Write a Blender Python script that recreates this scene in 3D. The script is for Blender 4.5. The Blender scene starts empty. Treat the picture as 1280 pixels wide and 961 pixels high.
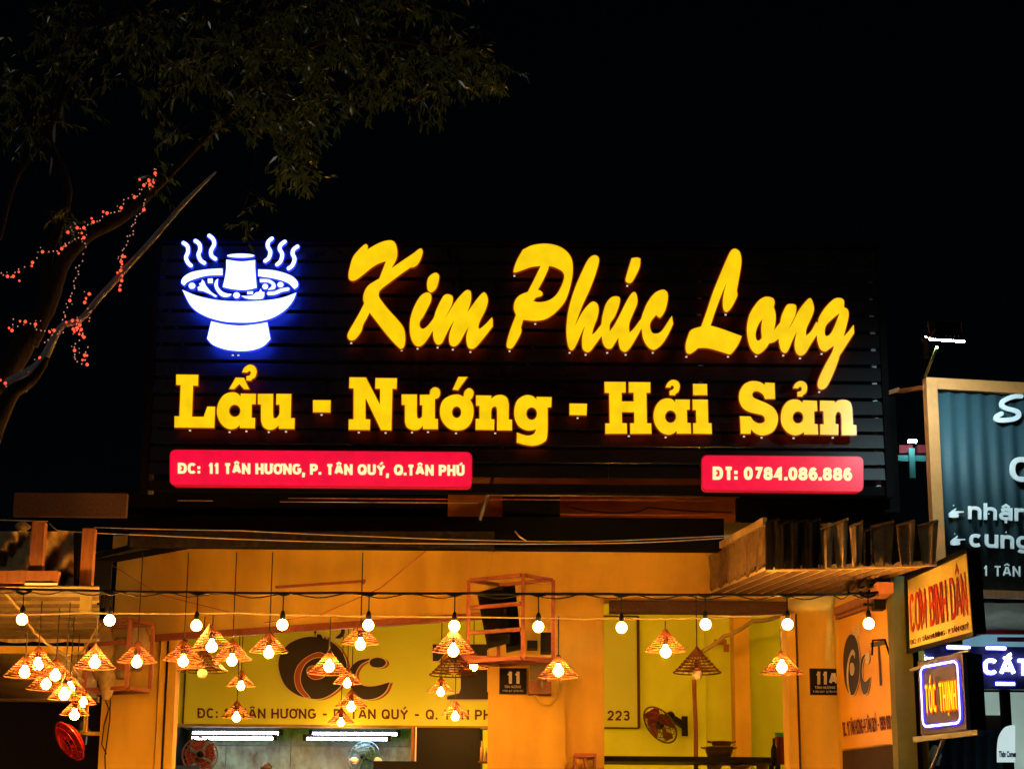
import bpy, math, random
from mathutils import Vector, Matrix
from mathutils.geometry import tessellate_polygon
S = bpy.context.scene
COL = S.collection
R = math.radians
V = Vector
random.seed(7)

# ------------------------------------------------------------------ camera
FPX, PITCH, ROLL = 2400.0, math.atan(620/2400), R(.45)
CAM = V((0, 0, 1.6))
Fw = V((0, math.cos(PITCH), math.sin(PITCH)))
U0 = V((0, -math.sin(PITCH), math.cos(PITCH)))
Rt = V((1, 0, 0))*math.cos(ROLL) + U0*math.sin(ROLL)
Up = -V((1, 0, 0))*math.sin(ROLL) + U0*math.cos(ROLL)
cd = bpy.data.cameras.new('camera')
cd.sensor_width = 36; cd.lens = FPX/1280*36; cd.clip_start = .1; cd.clip_end = 3000
cam = bpy.data.objects.new('camera', cd); COL.objects.link(cam)
m = Matrix((Rt, Up, -Fw)).transposed().to_4x4(); m.translation = CAM
cam.matrix_world = m
S.camera = cam

# ------------------------------------------------------------------ world, dim night sky, faint street light
SUN_EL, SUN_AZ = 38, 205
w = bpy.data.worlds.new('World'); S.world = w; w.use_nodes = True
nt = w.node_tree; bg = nt.nodes['Background']
sky = nt.nodes.new('ShaderNodeTexSky'); sky.sky_type = 'NISHITA'; sky.sun_disc = False
sky.sun_elevation = R(SUN_EL); sky.sun_rotation = R(SUN_AZ)
nt.links.new(sky.outputs[0], bg.inputs[0]); bg.inputs[1].default_value = .0002
sl = bpy.data.lights.new('sun', 'SUN'); sl.energy = .12; sl.angle = R(.5); sl.color = (1, .96, .88)
so = bpy.data.objects.new('sun', sl); COL.objects.link(so)
az = R(SUN_AZ)
sd = V((math.sin(az)*math.cos(R(SUN_EL)), math.cos(az)*math.cos(R(SUN_EL)), math.sin(R(SUN_EL))))
so.rotation_euler = sd.to_track_quat('Z', 'Y').to_euler()
so.location = (0, -10, 20)
S.view_settings.view_transform = 'Standard'; S.view_settings.look = 'None'
S.view_settings.exposure = 0; S.view_settings.gamma = 1
S.cycles.use_denoising = True
S.cycles.sample_clamp_indirect = 4
S.cycles.max_bounces = 8

# ------------------------------------------------------------------ pixel -> world
def ray(px, py): return Fw*FPX + Rt*(px-640) - Up*(py-480.5)
def at(px, py, Y):
    d = ray(px, py); return CAM + d*(Y/d.y)
def scale_at(px, py, Y): return 1/(at(px+1, py, Y)-at(px, py, Y)).length

# ------------------------------------------------------------------ mesh helpers
class MB:
    def __init__(s): s.v = []; s.f = []; s.m = []
    def add(s, vs, fs, mi=0):
        o = len(s.v); s.v += [V(p) for p in vs]; s.f += [[i+o for i in f] for f in fs]; s.m += [mi]*len(fs); return s
    def box(s, a, b, mi=0):
        x0, x1 = sorted((a[0], b[0])); y0, y1 = sorted((a[1], b[1])); z0, z1 = sorted((a[2], b[2]))
        return s.hexa([V((x0, y0, z0)), V((x1, y0, z0)), V((x1, y0, z1)), V((x0, y0, z1))], V((0, y1-y0, 0)), mi)
    def hexa(s, q, t, mi=0):
        t = V(t); vs = list(q)+[p+t for p in q]; n = len(q)
        fs = [list(range(n)), list(range(2*n-1, n-1, -1))]+[[(i+1) % n, i, i+n, (i+1) % n+n] for i in range(n)]
        return s.add(vs, fs, mi)
    def bar(s, a, b, w, h=None, mi=0, up=(0, 0, 1)):
        h = h or w; a = V(a); b = V(b); d = (b-a).normalized(); up = V(up)
        if abs(d.dot(up)) > .98: up = V((0, 1, 0))
        x = d.cross(up).normalized()*w/2; y = x.cross(d).normalized()*h/2
        return s.hexa([a-x-y, a+x-y, a+x+y, a-x+y], b-a, mi)
    def tube(s, pts, r, n=6, mi=0, closed=False):
        pts = [V(p) for p in pts]; N = len(pts)
        if N < 2: return s
        rs = r if isinstance(r, (list, tuple)) else [r]*N
        vs = []; prev = None
        for i, p in enumerate(pts):
            if closed: t = pts[(i+1) % N]-pts[i-1]
            else: t = pts[min(i+1, N-1)]-pts[max(i-1, 0)]
            if t.length < 1e-9: t = V((0, 0, 1))
            t.normalize()
            if prev is None:
                a = V((0, 1, 0)) if abs(t.y) < .9 else V((1, 0, 0))
            else: a = prev
            x = (a-t*a.dot(t))
            if x.length < 1e-6: x = t.orthogonal()
            x.normalize(); prev = x; y = t.cross(x)
            for k in range(n):
                an = 2*math.pi*k/n; vs.append(p+(x*math.cos(an)+y*math.sin(an))*rs[i])
        fs = []
        for i in range(N if closed else N-1):
            j = (i+1) % N
            for k in range(n): fs.append([i*n+k, i*n+(k+1) % n, j*n+(k+1) % n, j*n+k])
        if not closed: fs += [list(range(n-1, -1, -1)), list(range((N-1)*n, N*n))]
        return s.add(vs, fs, mi)
    def lathe(s, prof, c=(0, 0, 0), n=16, axis=(0, 0, 1), mi=0):
        ax = V(axis).normalized(); x = ax.orthogonal().normalized(); y = ax.cross(x); c = V(c)
        vs = [c+ax*z+(x*math.cos(2*math.pi*k/n)+y*math.sin(2*math.pi*k/n))*r for r, z in prof for k in range(n)]
        fs = [[i*n+k, i*n+(k+1) % n, (i+1)*n+(k+1) % n, (i+1)*n+k] for i in range(len(prof)-1) for k in range(n)]
        return s.add(vs, fs, mi)
    def poly(s, loops, t, side=0, face=0, back=None):
        """loops: outer loop then holes, 3-D, planar; t thickness vector"""
        t = V(t); flat = [p for l in loops for p in l]; n = len(flat)
        tris = tessellate_polygon([list(l) for l in loops])
        s.add(flat, [list(f) for f in tris], face)
        s.add([p+t for p in flat], [list(f) for f in tris], side if back is None else back)
        for l in loops:
            k = len(l); s.add(list(l)+[p+t for p in l], [[i, (i+1) % k, (i+1) % k+k, i+k] for i in range(k)], side)
        return s
    def obj(s, name, mats, parent=None, smooth=False):
        base = BASE.get(parent, V((0, 0, 0))) if parent else V((0, 0, 0))
        me = bpy.data.meshes.new(name)
        me.from_pydata([tuple(p-base) for p in s.v], [], s.f)
        for mt in (mats if isinstance(mats, (list, tuple)) else [mats]): me.materials.append(mt)
        for p, mi in zip(me.polygons, s.m):
            p.material_index = mi; p.use_smooth = smooth
        me.update()
        o = bpy.data.objects.new(name, me); COL.objects.link(o)
        if parent: o.parent = parent
        BASE[o] = base
        return o
BASE = {}
def tag(o, label=None, cat=None, group=None, kind=None):
    if label: o['label'] = label
    if cat: o['category'] = cat
    if group: o['group'] = group
    if kind: o['kind'] = kind
    return o
def thing(name, label, cat, loc=(0, 0, 0), group=None):
    o = bpy.data.objects.new(name, None); COL.objects.link(o); o.location = loc
    o.empty_display_size = .1; BASE[o] = V(loc); return tag(o, label, cat, group)
def prect(x0, y0, x1, y1, Y):
    """world rectangle (upright) on plane Y covering a pixel rectangle"""
    xm, ym = (x0+x1)/2, (y0+y1)/2
    X0, X1 = at(x0, ym, Y).x, at(x1, ym, Y).x; Z1, Z0 = at(xm, y0, Y).z, at(xm, y1, Y).z
    return X0, X1, Z0, Z1
def pbox(mb, x0, y0, x1, y1, Y, d, mi=0):
    X0, X1, Z0, Z1 = prect(x0, y0, x1, y1, Y); return mb.box((X0, Y, Z0), (X1, Y+d, Z1), mi)
def quadp(c): return [at(*p) for p in c]      # [(px,py,Y)...]

# ------------------------------------------------------------------ materials
def mat(name, col, rough=.6, metal=0, noise=.25, scale=8, bump=.15, col2=None, stretch=None, spec=.3, dirt=0):
    mt = bpy.data.materials.new(name); mt.use_nodes = True; t = mt.node_tree; b = t.nodes['Principled BSDF']
    tc = t.nodes.new('ShaderNodeTexCoord'); mp = t.nodes.new('ShaderNodeMapping')
    t.links.new(tc.outputs['Object'], mp.inputs[0])
    if stretch: mp.inputs['Scale'].default_value = stretch
    n = t.nodes.new('ShaderNodeTexNoise'); n.inputs['Scale'].default_value = scale; n.inputs['Detail'].default_value = 8
    n.inputs['Roughness'].default_value = .65
    t.links.new(mp.outputs[0], n.inputs['Vector'])
    cr = t.nodes.new('ShaderNodeValToRGB'); cr.color_ramp.elements[0].position = .3; cr.color_ramp.elements[1].position = .7
    c2 = col2 or tuple(c*(1-noise) for c in col)
    cr.color_ramp.elements[0].color = (*c2, 1); cr.color_ramp.elements[1].color = (*col, 1)
    t.links.new(n.outputs['Fac'], cr.inputs[0])
    out = cr.outputs[0]
    if dirt:
        n2 = t.nodes.new('ShaderNodeTexNoise'); n2.inputs['Scale'].default_value = 1.3; n2.inputs['Detail'].default_value = 10
        mp2 = t.nodes.new('ShaderNodeMapping'); mp2.inputs['Scale'].default_value = (1.5, 1.5, .5)
        t.links.new(tc.outputs['Object'], mp2.inputs[0]); t.links.new(mp2.outputs[0], n2.inputs['Vector'])
        r2 = t.nodes.new('ShaderNodeValToRGB'); r2.color_ramp.elements[0].position = .35; r2.color_ramp.elements[1].position = .62
        r2.color_ramp.elements[0].color = (1-dirt, 1-dirt*1.15, 1-dirt*1.2, 1); r2.color_ramp.elements[1].color = (1, 1, 1, 1)
        t.links.new(n2.outputs['Fac'], r2.inputs[0])
        mx = t.nodes.new('ShaderNodeMix'); mx.data_type = 'RGBA'; mx.blend_type = 'MULTIPLY'; mx.inputs[0].default_value = 1
        t.links.new(out, mx.inputs[6]); t.links.new(r2.outputs[0], mx.inputs[7]); out = mx.outputs[2]
    t.links.new(out, b.inputs['Base Color'])
    b.inputs['Roughness'].default_value = rough; b.inputs['Metallic'].default_value = metal
    b.inputs['Specular IOR Level'].default_value = spec
    if bump:
        bp = t.nodes.new('ShaderNodeBump'); bp.inputs['Strength'].default_value = bump; bp.inputs['Distance'].default_value = .01
        t.links.new(n.outputs['Fac'], bp.inputs['Height']); t.links.new(bp.outputs[0], b.inputs['Normal'])
    return mt
def emit(name, col, st=1, var=0, scale=6, base=(.02, .02, .02)):
    mt = bpy.data.materials.new(name); mt.use_nodes = True; t = mt.node_tree; b = t.nodes['Principled BSDF']
    b.inputs['Base Color'].default_value = (*base, 1); b.inputs['Roughness'].default_value = .35
    b.inputs['Emission Color'].default_value = (*col, 1); b.inputs['Emission Strength'].default_value = st
    if var:
        tc = t.nodes.new('ShaderNodeTexCoord'); n = t.nodes.new('ShaderNodeTexNoise'); n.inputs['Scale'].default_value = scale
        n.inputs['Detail'].default_value = 5
        t.links.new(tc.outputs['Object'], n.inputs['Vector'])
        mr = t.nodes.new('ShaderNodeMapRange'); mr.inputs[1].default_value = .3; mr.inputs[2].default_value = .7
        mr.inputs[3].default_value = st*(1-var); mr.inputs[4].default_value = st*(1+var)
        t.links.new(n.outputs['Fac'], mr.inputs[0]); t.links.new(mr.outputs[0], b.inputs['Emission Strength'])
    return mt
M = dict(
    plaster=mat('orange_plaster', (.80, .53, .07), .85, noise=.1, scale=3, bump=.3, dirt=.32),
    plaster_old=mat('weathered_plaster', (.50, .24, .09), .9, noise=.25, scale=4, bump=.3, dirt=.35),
    lime=mat('yellow_green_paint', (.72, .92, .05), .8, noise=.08, scale=3, bump=.1, dirt=.15),
    kitchen=mat('grey_paint', (.25, .28, .28), .7, dirt=.3),
    marble=mat('marbled_tile', (.26, .46, .36), .25, noise=.5, scale=7, bump=0, col2=(.07, .055, .02), stretch=(1, 1, .6)),
    banner=mat('yellow_banner_vinyl', (.52, .66, .04), .4, noise=.06, scale=2, bump=.05),
    black_print=mat('black_print', (.012, .010, .010), .45, bump=0),
    pale_print=mat('pale_print', (.55, .5, .42), .5, bump=0, noise=.05),
    rust_print=mat('brown_red_print', (.32, .07, .03), .5, bump=0),
    maroon_print=mat('maroon_print', (.09, .012, .015), .5, bump=0),
    slat=mat('black_aluminium', (.0030, .0032, .0034), .45, .0, noise=.4, scale=10, bump=.05, stretch=(.4, 1, 3), spec=.14),
    rail=mat('galvanised_rail', (.20, .23, .24), .45, .3, noise=.4, scale=14),
    darksteel=mat('dark_steel', (.003, .003, .003), .85, 0, noise=.5, scale=9, spec=.06),
    brownsteel=mat('red_brown_steel', (.42, .13, .06), .55, .1, noise=.35, scale=20, dirt=.3),
    rust=mat('rusty_sheet', (.10, .055, .035), .9, noise=.6, scale=60, bump=.4),
    wood=mat('brown_timber', (.32, .13, .045), .7, noise=.4, scale=12, stretch=(4, 4, .5)),
    board_wood=mat('orange_timber_frame', (.50, .20, .055), .55, noise=.25, scale=10, stretch=(1, 1, 1)),
    canvas=mat('dusty_canvas', (.58, .43, .19), .95, noise=.5, scale=14, bump=.5, dirt=.45),
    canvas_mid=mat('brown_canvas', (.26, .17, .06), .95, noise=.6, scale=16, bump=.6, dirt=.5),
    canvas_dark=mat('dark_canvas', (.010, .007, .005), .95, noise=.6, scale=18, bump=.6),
    tin_rib_shade=mat('shaded_rib_side', (.17, .11, .045), .9, noise=.6, scale=14),  # darker rib sides paint in the shade between corrugations
    tin_r=mat('tan_corrugated_sheet', (.80, .60, .28), .7, noise=.15, scale=12, bump=.1, dirt=.25),
    tin=mat('corrugated_tin', (.24, .21, .055), .6, 0, noise=.15, scale=10, bump=.1, stretch=(3, .5, 1), dirt=.2),
    tarp=mat('olive_tarpaulin', (.35, .27, .09), .8, noise=.4, scale=5, bump=.4, dirt=.4),
    olive=mat('olive_post_paint', (.12, .14, .03), .6, dirt=.4),
    cable=mat('black_cable', (.006, .005, .005), .5, bump=0),
    rope=mat('tan_rope', (.30, .22, .10), .9, noise=.4, scale=60, bump=.5),
    wire=mat('grey_wire', (.45, .38, .28), .6, bump=0),
    rattan=mat('rattan', (.13, .042, .013), .7, noise=.5, scale=45, bump=.3),
    teal=mat('teal_corrugated_sheet', (.022, .055, .068), .62, .0, noise=.2, scale=60, bump=.08),
    navy=mat('navy_corrugated_sheet', (.03, .055, .09), .45, .2, noise=.3, scale=8),
    white=mat('white_acrylic', (.85, .88, .88), .4, noise=.06, bump=0),
    offwhite=emit('offwhite_added_glow', (.42, .6, .52), .55, .2, 3, (.5, .5, .5)),  # glow added to notice board and door leaf, no lamp behind them
    poster_added_glow=emit('poster_added_glow', (.6, .8, .8), .8, .1, 3, (.5, .5, .5)),  # brightness of the arched notice put in as its own glow
    black=mat('black_plastic', (.0035, .0035, .0035), .5, noise=.3, scale=30, spec=.15),
    red=mat('red_plastic', (.55, .02, .012), .3, noise=.1, bump=0),
    dark_red=mat('dark_red_plastic', (.18, .008, .006), .4, bump=0),
    blueplastic=mat('pale_blue_plastic', (.05, .15, .2), .3, bump=0),
    wiremesh=mat('guard_wire', (.12, .10, .09), .4, .5, bump=0),
    bark=mat('bark', (.022, .018, .016), .95, noise=.6, scale=14, bump=.9, stretch=(2, 2, .5)),
    bluelit_bark=mat('blue_lit_branch', (.42, .45, .52), .8, noise=.5, scale=20, bump=.5),  # pale cool tone paints in blue emblem light on the branch
    leaf=mat('leaf_green', (.10, .20, .10), .28, noise=.6, scale=30, bump=0, col2=(.015, .02, .008), spec=.8),
    asphalt=mat('asphalt', (.05, .05, .05), .9, noise=.4, scale=30, bump=.4),
    paving=mat('paving', (.25, .23, .2), .8, noise=.3, scale=10),
    brass=mat('brown_pot', (.12, .08, .05), .35, .4, scale=12),
    green=mat('green_lid', (.02, .25, .06), .4, bump=0),
    greenawn=mat('grey_green_canvas', (.22, .27, .18), .9, noise=.4, scale=9, bump=.5, dirt=.4),
    skyblue=emit('blue_fascia_added_glow', (.14, .32, .42), .8, .2, 3, (.3, .4, .5)),  # light falling on the fascia put in as its own glow
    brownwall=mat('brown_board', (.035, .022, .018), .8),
    yellow_face=emit('lit_yellow_acrylic', (1, .64, .003), 1.0, .10, 9),
    yellow_side=emit('red_letter_return', (.20, .016, .0), 1.0),
    yellow_back=emit('orange_back_glow', (1, .08, .005), 3.6),
    white_face=emit('lit_white_acrylic', (.55, .7, 1), 2.6, .06),
    blue_side=emit('blue_letter_return', (.02, .035, .7), 1.6),
    blue_back=emit('blue_back_glow', (.015, .05, 1), 40),
    red_face=emit('lit_red_acrylic', (1, .0, .045), .92, .12, 7),
    cream_face=emit('lit_cream_acrylic', (1, .90, .42), 1.1),
    dot=emit('leaking_led', (.75, .72, .6), .9),
    bulb=emit('glowing_bulb', (1, .40, .065), 440),
    bulb_small=emit('glowing_string_bulb', (1, .40, .065), 400),
    dead_bulb=mat('unlit_bulb', (.75, .6, .42), .25, bump=0),
    tube_l=emit('fluorescent_tube', (.74, .78, 1), 42),
    led=emit('led_panel', (.62, .92, 1), 330),
    fairy_red=emit('fairy_red', (1, .045, .012), 1.7),
    fairy_warm=emit('fairy_warm', (1, .42, .28), .6),
    violet=emit('violet_led', (.6, .5, 1), 6),
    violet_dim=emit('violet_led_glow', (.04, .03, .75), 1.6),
    led_white=emit('white_blue_led', (.8, .9, 1), 14),
    led_red=emit('red_led', (1, .05, .004), 1.3),
    led_yellow=emit('yellow_led', (1, .62, .0), 1.5),
    kiosk_l=emit('kiosk_tube', (.8, 1, 1), 45),
    kiosk_teal=mat('kiosk_teal', (.08, .42, .42), .6, bump=0),
    kiosk_pink=mat('kiosk_pink', (.6, .08, .12), .6, bump=0),
)
def hot_core(mt, core, edge, blend=.35):
    t = mt.node_tree; b = t.nodes['Principled BSDF']; lw = t.nodes.new('ShaderNodeLayerWeight'); lw.inputs[0].default_value = blend
    cr = t.nodes.new('ShaderNodeValToRGB'); cr.color_ramp.elements[0].color = (*core, 1); cr.color_ramp.elements[1].color = (*edge, 1)
    cr.color_ramp.elements[0].position = .25; cr.color_ramp.elements[1].position = .8
    t.links.new(lw.outputs['Facing'], cr.inputs[0]); t.links.new(cr.outputs[0], b.inputs['Emission Color'])
hot_core(M['bulb'], (1, .4, .065), (.009, .0030, .0003), .5); hot_core(M['bulb_small'], (1, .4, .065), (.009, .0030, .0003), .5)
for k_ in ('bulb', 'bulb_small'):        # lamps of uneven age
    t_n = M[k_].node_tree; oi = t_n.nodes.new('ShaderNodeObjectInfo'); mr_ = t_n.nodes.new('ShaderNodeMapRange')
    mr_.inputs[3].default_value = 400; mr_.inputs[4].default_value = 800
    t_n.links.new(oi.outputs['Random'], mr_.inputs[0]); t_n.links.new(mr_.outputs[0], t_n.nodes['Principled BSDF'].inputs['Emission Strength'])
hot_core(M['fairy_red'], (1, .085, .035), (.4, .004, .0))
# woven rattan also lets light through
def add_translucent(mt, col, f):
    t = mt.node_tree; b = t.nodes['Principled BSDF']; o = t.nodes['Material Output']
    tr = t.nodes.new('ShaderNodeBsdfTranslucent'); tr.inputs[0].default_value = (*col, 1)
    mx = t.nodes.new('ShaderNodeMixShader'); mx.inputs[0].default_value = f
    t.links.new(b.outputs[0], mx.inputs[1]); t.links.new(tr.outputs[0], mx.inputs[2]); t.links.new(mx.outputs[0], o.inputs[0])
add_translucent(M['rattan'], (.5, .15, .04), .05)
add_translucent(M['leaf'], (.12, .2, .03), .25)
add_translucent(M['tin'], (.5, .35, .15), .12)

# ------------------------------------------------------------------ outlines
def parse(txt, ox, oy, sc):
    """'x,y x,y* ...' zoom coordinates -> list of ((px,py), corner)"""
    r = []
    for tk in txt.split():
        c = tk.endswith('*'); tk = tk.rstrip('*'); x, y = tk.split(','); r.append(((float(x)/sc+ox, float(y)/sc+oy), c))
    return r
def smooth(pts, n=4):
    N = len(pts); out = []
    for i in range(N):
        p1, c1 = pts[i]; p2, c2 = pts[(i+1) % N]
        out.append(p1)
        if c1 and c2: continue
        p0 = pts[i-1][0] if not c1 else (2*p1[0]-p2[0], 2*p1[1]-p2[1])
        p3 = pts[(i+2) % N][0] if not c2 else (2*p2[0]-p1[0], 2*p2[1]-p1[1])
        for k in range(1, n):
            t = k/n; a = -.5*t+t*t-.5*t**3; b = 1-2.5*t*t+1.5*t**3; c = .5*t+2*t*t-1.5*t**3; d = -.5*t*t+.5*t**3
            out.append((a*p0[0]+b*p1[0]+c*p2[0]+d*p3[0], a*p0[1]+b*p1[1]+c*p2[1]+d*p3[1]))
    return out
def ell(cx, cy, rx, ry, ox=0, oy=0, sc=1, n=24):
    return [((cx+rx*math.cos(2*math.pi*k/n))/sc+ox, (cy+ry*math.sin(2*math.pi*k/n))/sc+oy) for k in range(n)]
def stroke(txt, w, ox, oy, sc):
    p = [q[0] for q in parse(txt, ox, oy, sc)]; w = w/sc/2
    sp = []
    for i in range(len(p)-1):
        p0, p1, p2, p3 = p[max(i-1, 0)], p[i], p[i+1], p[min(i+2, len(p)-1)]
        for k in range(4):
            t = k/4; a = -.5*t+t*t-.5*t**3; b = 1-2.5*t*t+1.5*t**3; c = .5*t+2*t*t-1.5*t**3; d = -.5*t*t+.5*t**3
            sp.append((a*p0[0]+b*p1[0]+c*p2[0]+d*p3[0], a*p0[1]+b*p1[1]+c*p2[1]+d*p3[1]))
    sp.append(p[-1]); L = []; Rr = []
    for i, q in enumerate(sp):
        a = sp[max(i-1, 0)]; b = sp[min(i+1, len(sp)-1)]; dx, dy = b[0]-a[0], b[1]-a[1]; l = math.hypot(dx, dy)
        nx, ny = -dy/l*w, dx/l*w; L.append((q[0]+nx, q[1]+ny)); Rr.append((q[0]-nx, q[1]-ny))
    def cap(c, fr, sgn):
        a0 = math.atan2(fr[1]-c[1], fr[0]-c[0]); return [(c[0]+w*math.cos(a0+sgn*math.pi*k/5), c[1]+w*math.sin(a0+sgn*math.pi*k/5)) for k in range(1, 5)]
    return L+cap(sp[-1], L[-1], -1)+Rr[::-1]+cap(sp[0], Rr[0], -1)
def rrect(x0, y0, x1, y1, r, n=4, slope=0.0):
    o = []
    for cx, cy, a0 in ((x1-r, y0+r, -90), (x1-r, y1-r, 0), (x0+r, y1-r, 90), (x0+r, y0+r, 180)):
        for k in range(n+1):
            a = R(a0+90*k/n); o.append((cx+r*math.cos(a), cy+r*math.sin(a)))
    return o

# ------------------------------------------------------------------ text fitted to a world quadrilateral (TL,TR,BR,BL)
def text(body, quad, mats, name, parent, bold=.02, thick=.004, italic=0, font_res=3):
    c = bpy.data.curves.new('t', 'FONT'); c.body = body; c.offset = bold; c.extrude = .1; c.shear = italic; c.resolution_u = font_res
    o = bpy.data.objects.new('t', c); COL.objects.link(o)
    dg = bpy.context.evaluated_depsgraph_get(); me = bpy.data.meshes.new_from_object(o.evaluated_get(dg))
    bpy.data.objects.remove(o)
    xs = [v.co.x for v in me.vertices]; ys = [v.co.y for v in me.vertices]
    x0, x1, y0, y1 = min(xs), max(xs), min(ys), max(ys)
    TL, TR, BR, BL = quad
    nrm = (TR-TL).cross(BL-TL).normalized()      # points away from the viewer
    base = BASE.get(parent, V((0, 0, 0)))
    for v in me.vertices:
        a = (v.co.x-x0)/(x1-x0); b = (v.co.y-y0)/(y1-y0)
        v.co = BL.lerp(BR, a).lerp(TL.lerp(TR, a), b) - nrm*thick*(v.co.z/.2+.5) - base
    me.materials.clear(); me.materials.append(mats)
    for p in me.polygons: p.material_index = 0
    q = bpy.data.objects.new(name, me); COL.objects.link(q); q.parent = parent; BASE[q] = base
    return q
def _arc(cx, cy, rx, ry, a0, a1, n=10, e=2.5):
    o = []
    for k in range(n+1):
        a = R(a0+(a1-a0)*k/n); c, s_ = math.cos(a), math.sin(a)
        o.append((cx+rx*math.copysign(abs(c)**(2/e), c), cy+ry*math.copysign(abs(s_)**(2/e), s_)))
    return o
def _sm(pts): return smooth([(p_, i in (0, len(pts)-1)) for i, p_ in enumerate(pts)], 4)[:-1] if False else _open(pts)
def _open(p, n=4):
    out = []
    for i in range(len(p)-1):
        p0, p1, p2, p3 = p[max(i-1, 0)], p[i], p[i+1], p[min(i+2, len(p)-1)]
        for k in range(n):
            t = k/n; a = -.5*t+t*t-.5*t**3; b = 1-2.5*t*t+1.5*t**3; c = .5*t+2*t*t-1.5*t**3; d = -.5*t*t+.5*t**3
            out.append((a*p0[0]+b*p1[0]+c*p2[0]+d*p3[0], a*p0[1]+b*p1[1]+c*p2[1]+d*p3[1]))
    return out+[p[-1]]
_O = ('o', _arc(.5, .5, .5, .5, 0, 345, 22))
_X = .72
def _lo(st): return [(k_, [(x, y*_X) for x, y in p_]) for k_, p_ in st]
GLY = {   # width, strokes ('l' open / 'o' closed) on the unit box
    'O': (.78, [_O]), 'Q': (.8, [_O, ('l', [(.55, .3), (1.02, -.04)])]), '0': (.62, [_O]),
    'C': (.74, [('l', _arc(.5, .5, .5, .5, 42, 318, 18))]),
    'G': (.78, [('l', _arc(.5, .5, .5, .5, 42, 305, 18)+[(1, .2), (1, .45), (.6, .45)])]),
    'D': (.74, [('o', [(0, 0), (0, 1), (.45, 1)]+_arc(.45, .5, .55, .5, 80, -80, 10)+[(.45, 0)])]),
    'P': (.68, [('l', [(0, 0), (0, 1), (.5, 1)]+_arc(.5, .71, .5, .29, 75, -75, 8)+[(.5, .42), (.05, .42)])]),
    'B': (.70, [('l', [(0, .5), (0, 1), (.45, 1)]+_arc(.45, .76, .47, .24, 75, -75, 7)+[(.45, .52), (.06, .52)]), ('l', [(0, .56), (0, 0), (.5, 0)]+_arc(.5, .26, .5, .26, -75, 75, 7)+[(.5, .52)])]),
    'T': (.66, [('l', [(-.03, 1), (1.03, 1)]), ('l', [(.5, .95), (.5, -.0)])]), 'I': (.2, [('l', [(.5, 1), (.5, 0)])]),
    'H': (.72, [('l', [(0, 0), (0, 1)]), ('l', [(1, 0), (1, 1)]), ('l', [(.05, .5), (.95, .5)])]),
    'N': (.74, [('l', [(0, 0), (0, 1)]), ('l', [(.05, .97), (.95, .03)]), ('l', [(1, 0), (1, 1)])]),
    'M': (.9, [('l', [(0, 0), (0, 1)]), ('l', [(.05, .97), (.5, .2), (.95, .97)]), ('l', [(1, 1), (1, 0)])]),
    'A': (.78, [('l', [(-.03, 0), (.43, 1)]), ('l', [(1.03, 0), (.57, 1)]), ('l', [(.22, .3), (.78, .3)])]),
    'U': (.72, [('l', [(0, 1), (0, .3)]+_arc(.5, .3, .5, .3, 180, 360, 10)+[(1, .3), (1, 1)])]),
    'Y': (.76, [('l', [(-.04, 1), (.5, .45), (1.04, 1)]), ('l', [(.5, .48), (.5, 0)])]),
    '1': (.42, [('l', [(.0, .74), (.75, .97)]), ('l', [(.75, 1), (.75, 0)])]),
    '2': (.62, [('l', _open([(0, .72), (.12, .93), (.5, 1), (.9, .9), (1, .7), (.8, .45), (.25, .17), (0, 0)])+[(1, 0)])]),
    '3': (.62, [('l', _open([(.02, .85), (.3, 1), (.75, .98), (.97, .78), (.8, .57), (.45, .53), (.8, .48), (1, .27), (.8, .04), (.4, 0), (.0, .15)]))]),
    '4': (.66, [('l', [(.78, 0), (.78, 1), (.6, .95), (0, .25), (1.05, .25)])]),
    '6': (.62, [('l', _open([(.92, .85), (.6, 1), (.2, .9), (0, .5), (.05, .2), (.35, 0), (.75, .02), (1, .28), (.85, .53), (.5, .6), (.1, .42)]))]),
    '7': (.6, [('l', [(0, 1), (1, 1), (.35, 0)])]),
    '8': (.64, [('o', _arc(.5, .26, .5, .26, 0, 340, 14)), ('o', _arc(.5, .77, .44, .23, 0, 340, 14))]),
    '9': (.62, [('l', [(1-x, 1-y) for x, y in _open([(.92, .85), (.6, 1), (.2, .9), (0, .5), (.05, .2), (.35, 0), (.75, .02), (1, .28), (.85, .53), (.5, .6), (.1, .42)])])]),
    '-': (.56, [('l', [(0, .42), (1, .42)])]), '.': (.2, [('l', [(.5, 0), (.5, .03)])]), ',': (.24, [('l', [(.7, .06), (.1, -.5)])]),
    ':': (.2, [('l', [(.5, .04), (.5, .07)]), ('l', [(.5, .6), (.5, .63)])]), ' ': (.28, []),
    'n': (.62, _lo([('l', [(0, 0), (0, 1)]), ('l', [(.02, .6)]+_arc(.5, .6, .5, .4, 160, 0, 8)+[(1, 0)])])),
    'h': (.62, [('l', [(0, 0), (0, 1)]), ('l', [(.02, .42)]+_arc(.5, .43, .5, .29, 160, 0, 8)+[(1, 0)])]),
    'u': (.62, _lo([('l', [(1, 0), (1, 1)]), ('l', [(0, 1)]+_arc(.5, .4, .5, .4, 180, 345, 8))])),
    'c': (.60, _lo([('l', _arc(.5, .5, .5, .5, 45, 315, 14))])),
    'a': (.62, _lo([('l', [(1, 0), (1, 1)]), ('l', [(.97, .8), (.4, .85), (.1, .7)][:0]+[(.06, .88), (.4, 1), (.8, .98), (1, .75)]), ('o', _arc(.47, .3, .47, .28, 0, 340, 12))])),
    'g': (.64, [('l', [(1, .72), (1, -.1)]+_arc(.5, -.1, .5, .2, 0, -150, 8)), ('o', _arc(.48, .37, .48, .35, 0, 340, 14))]),
}
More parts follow.
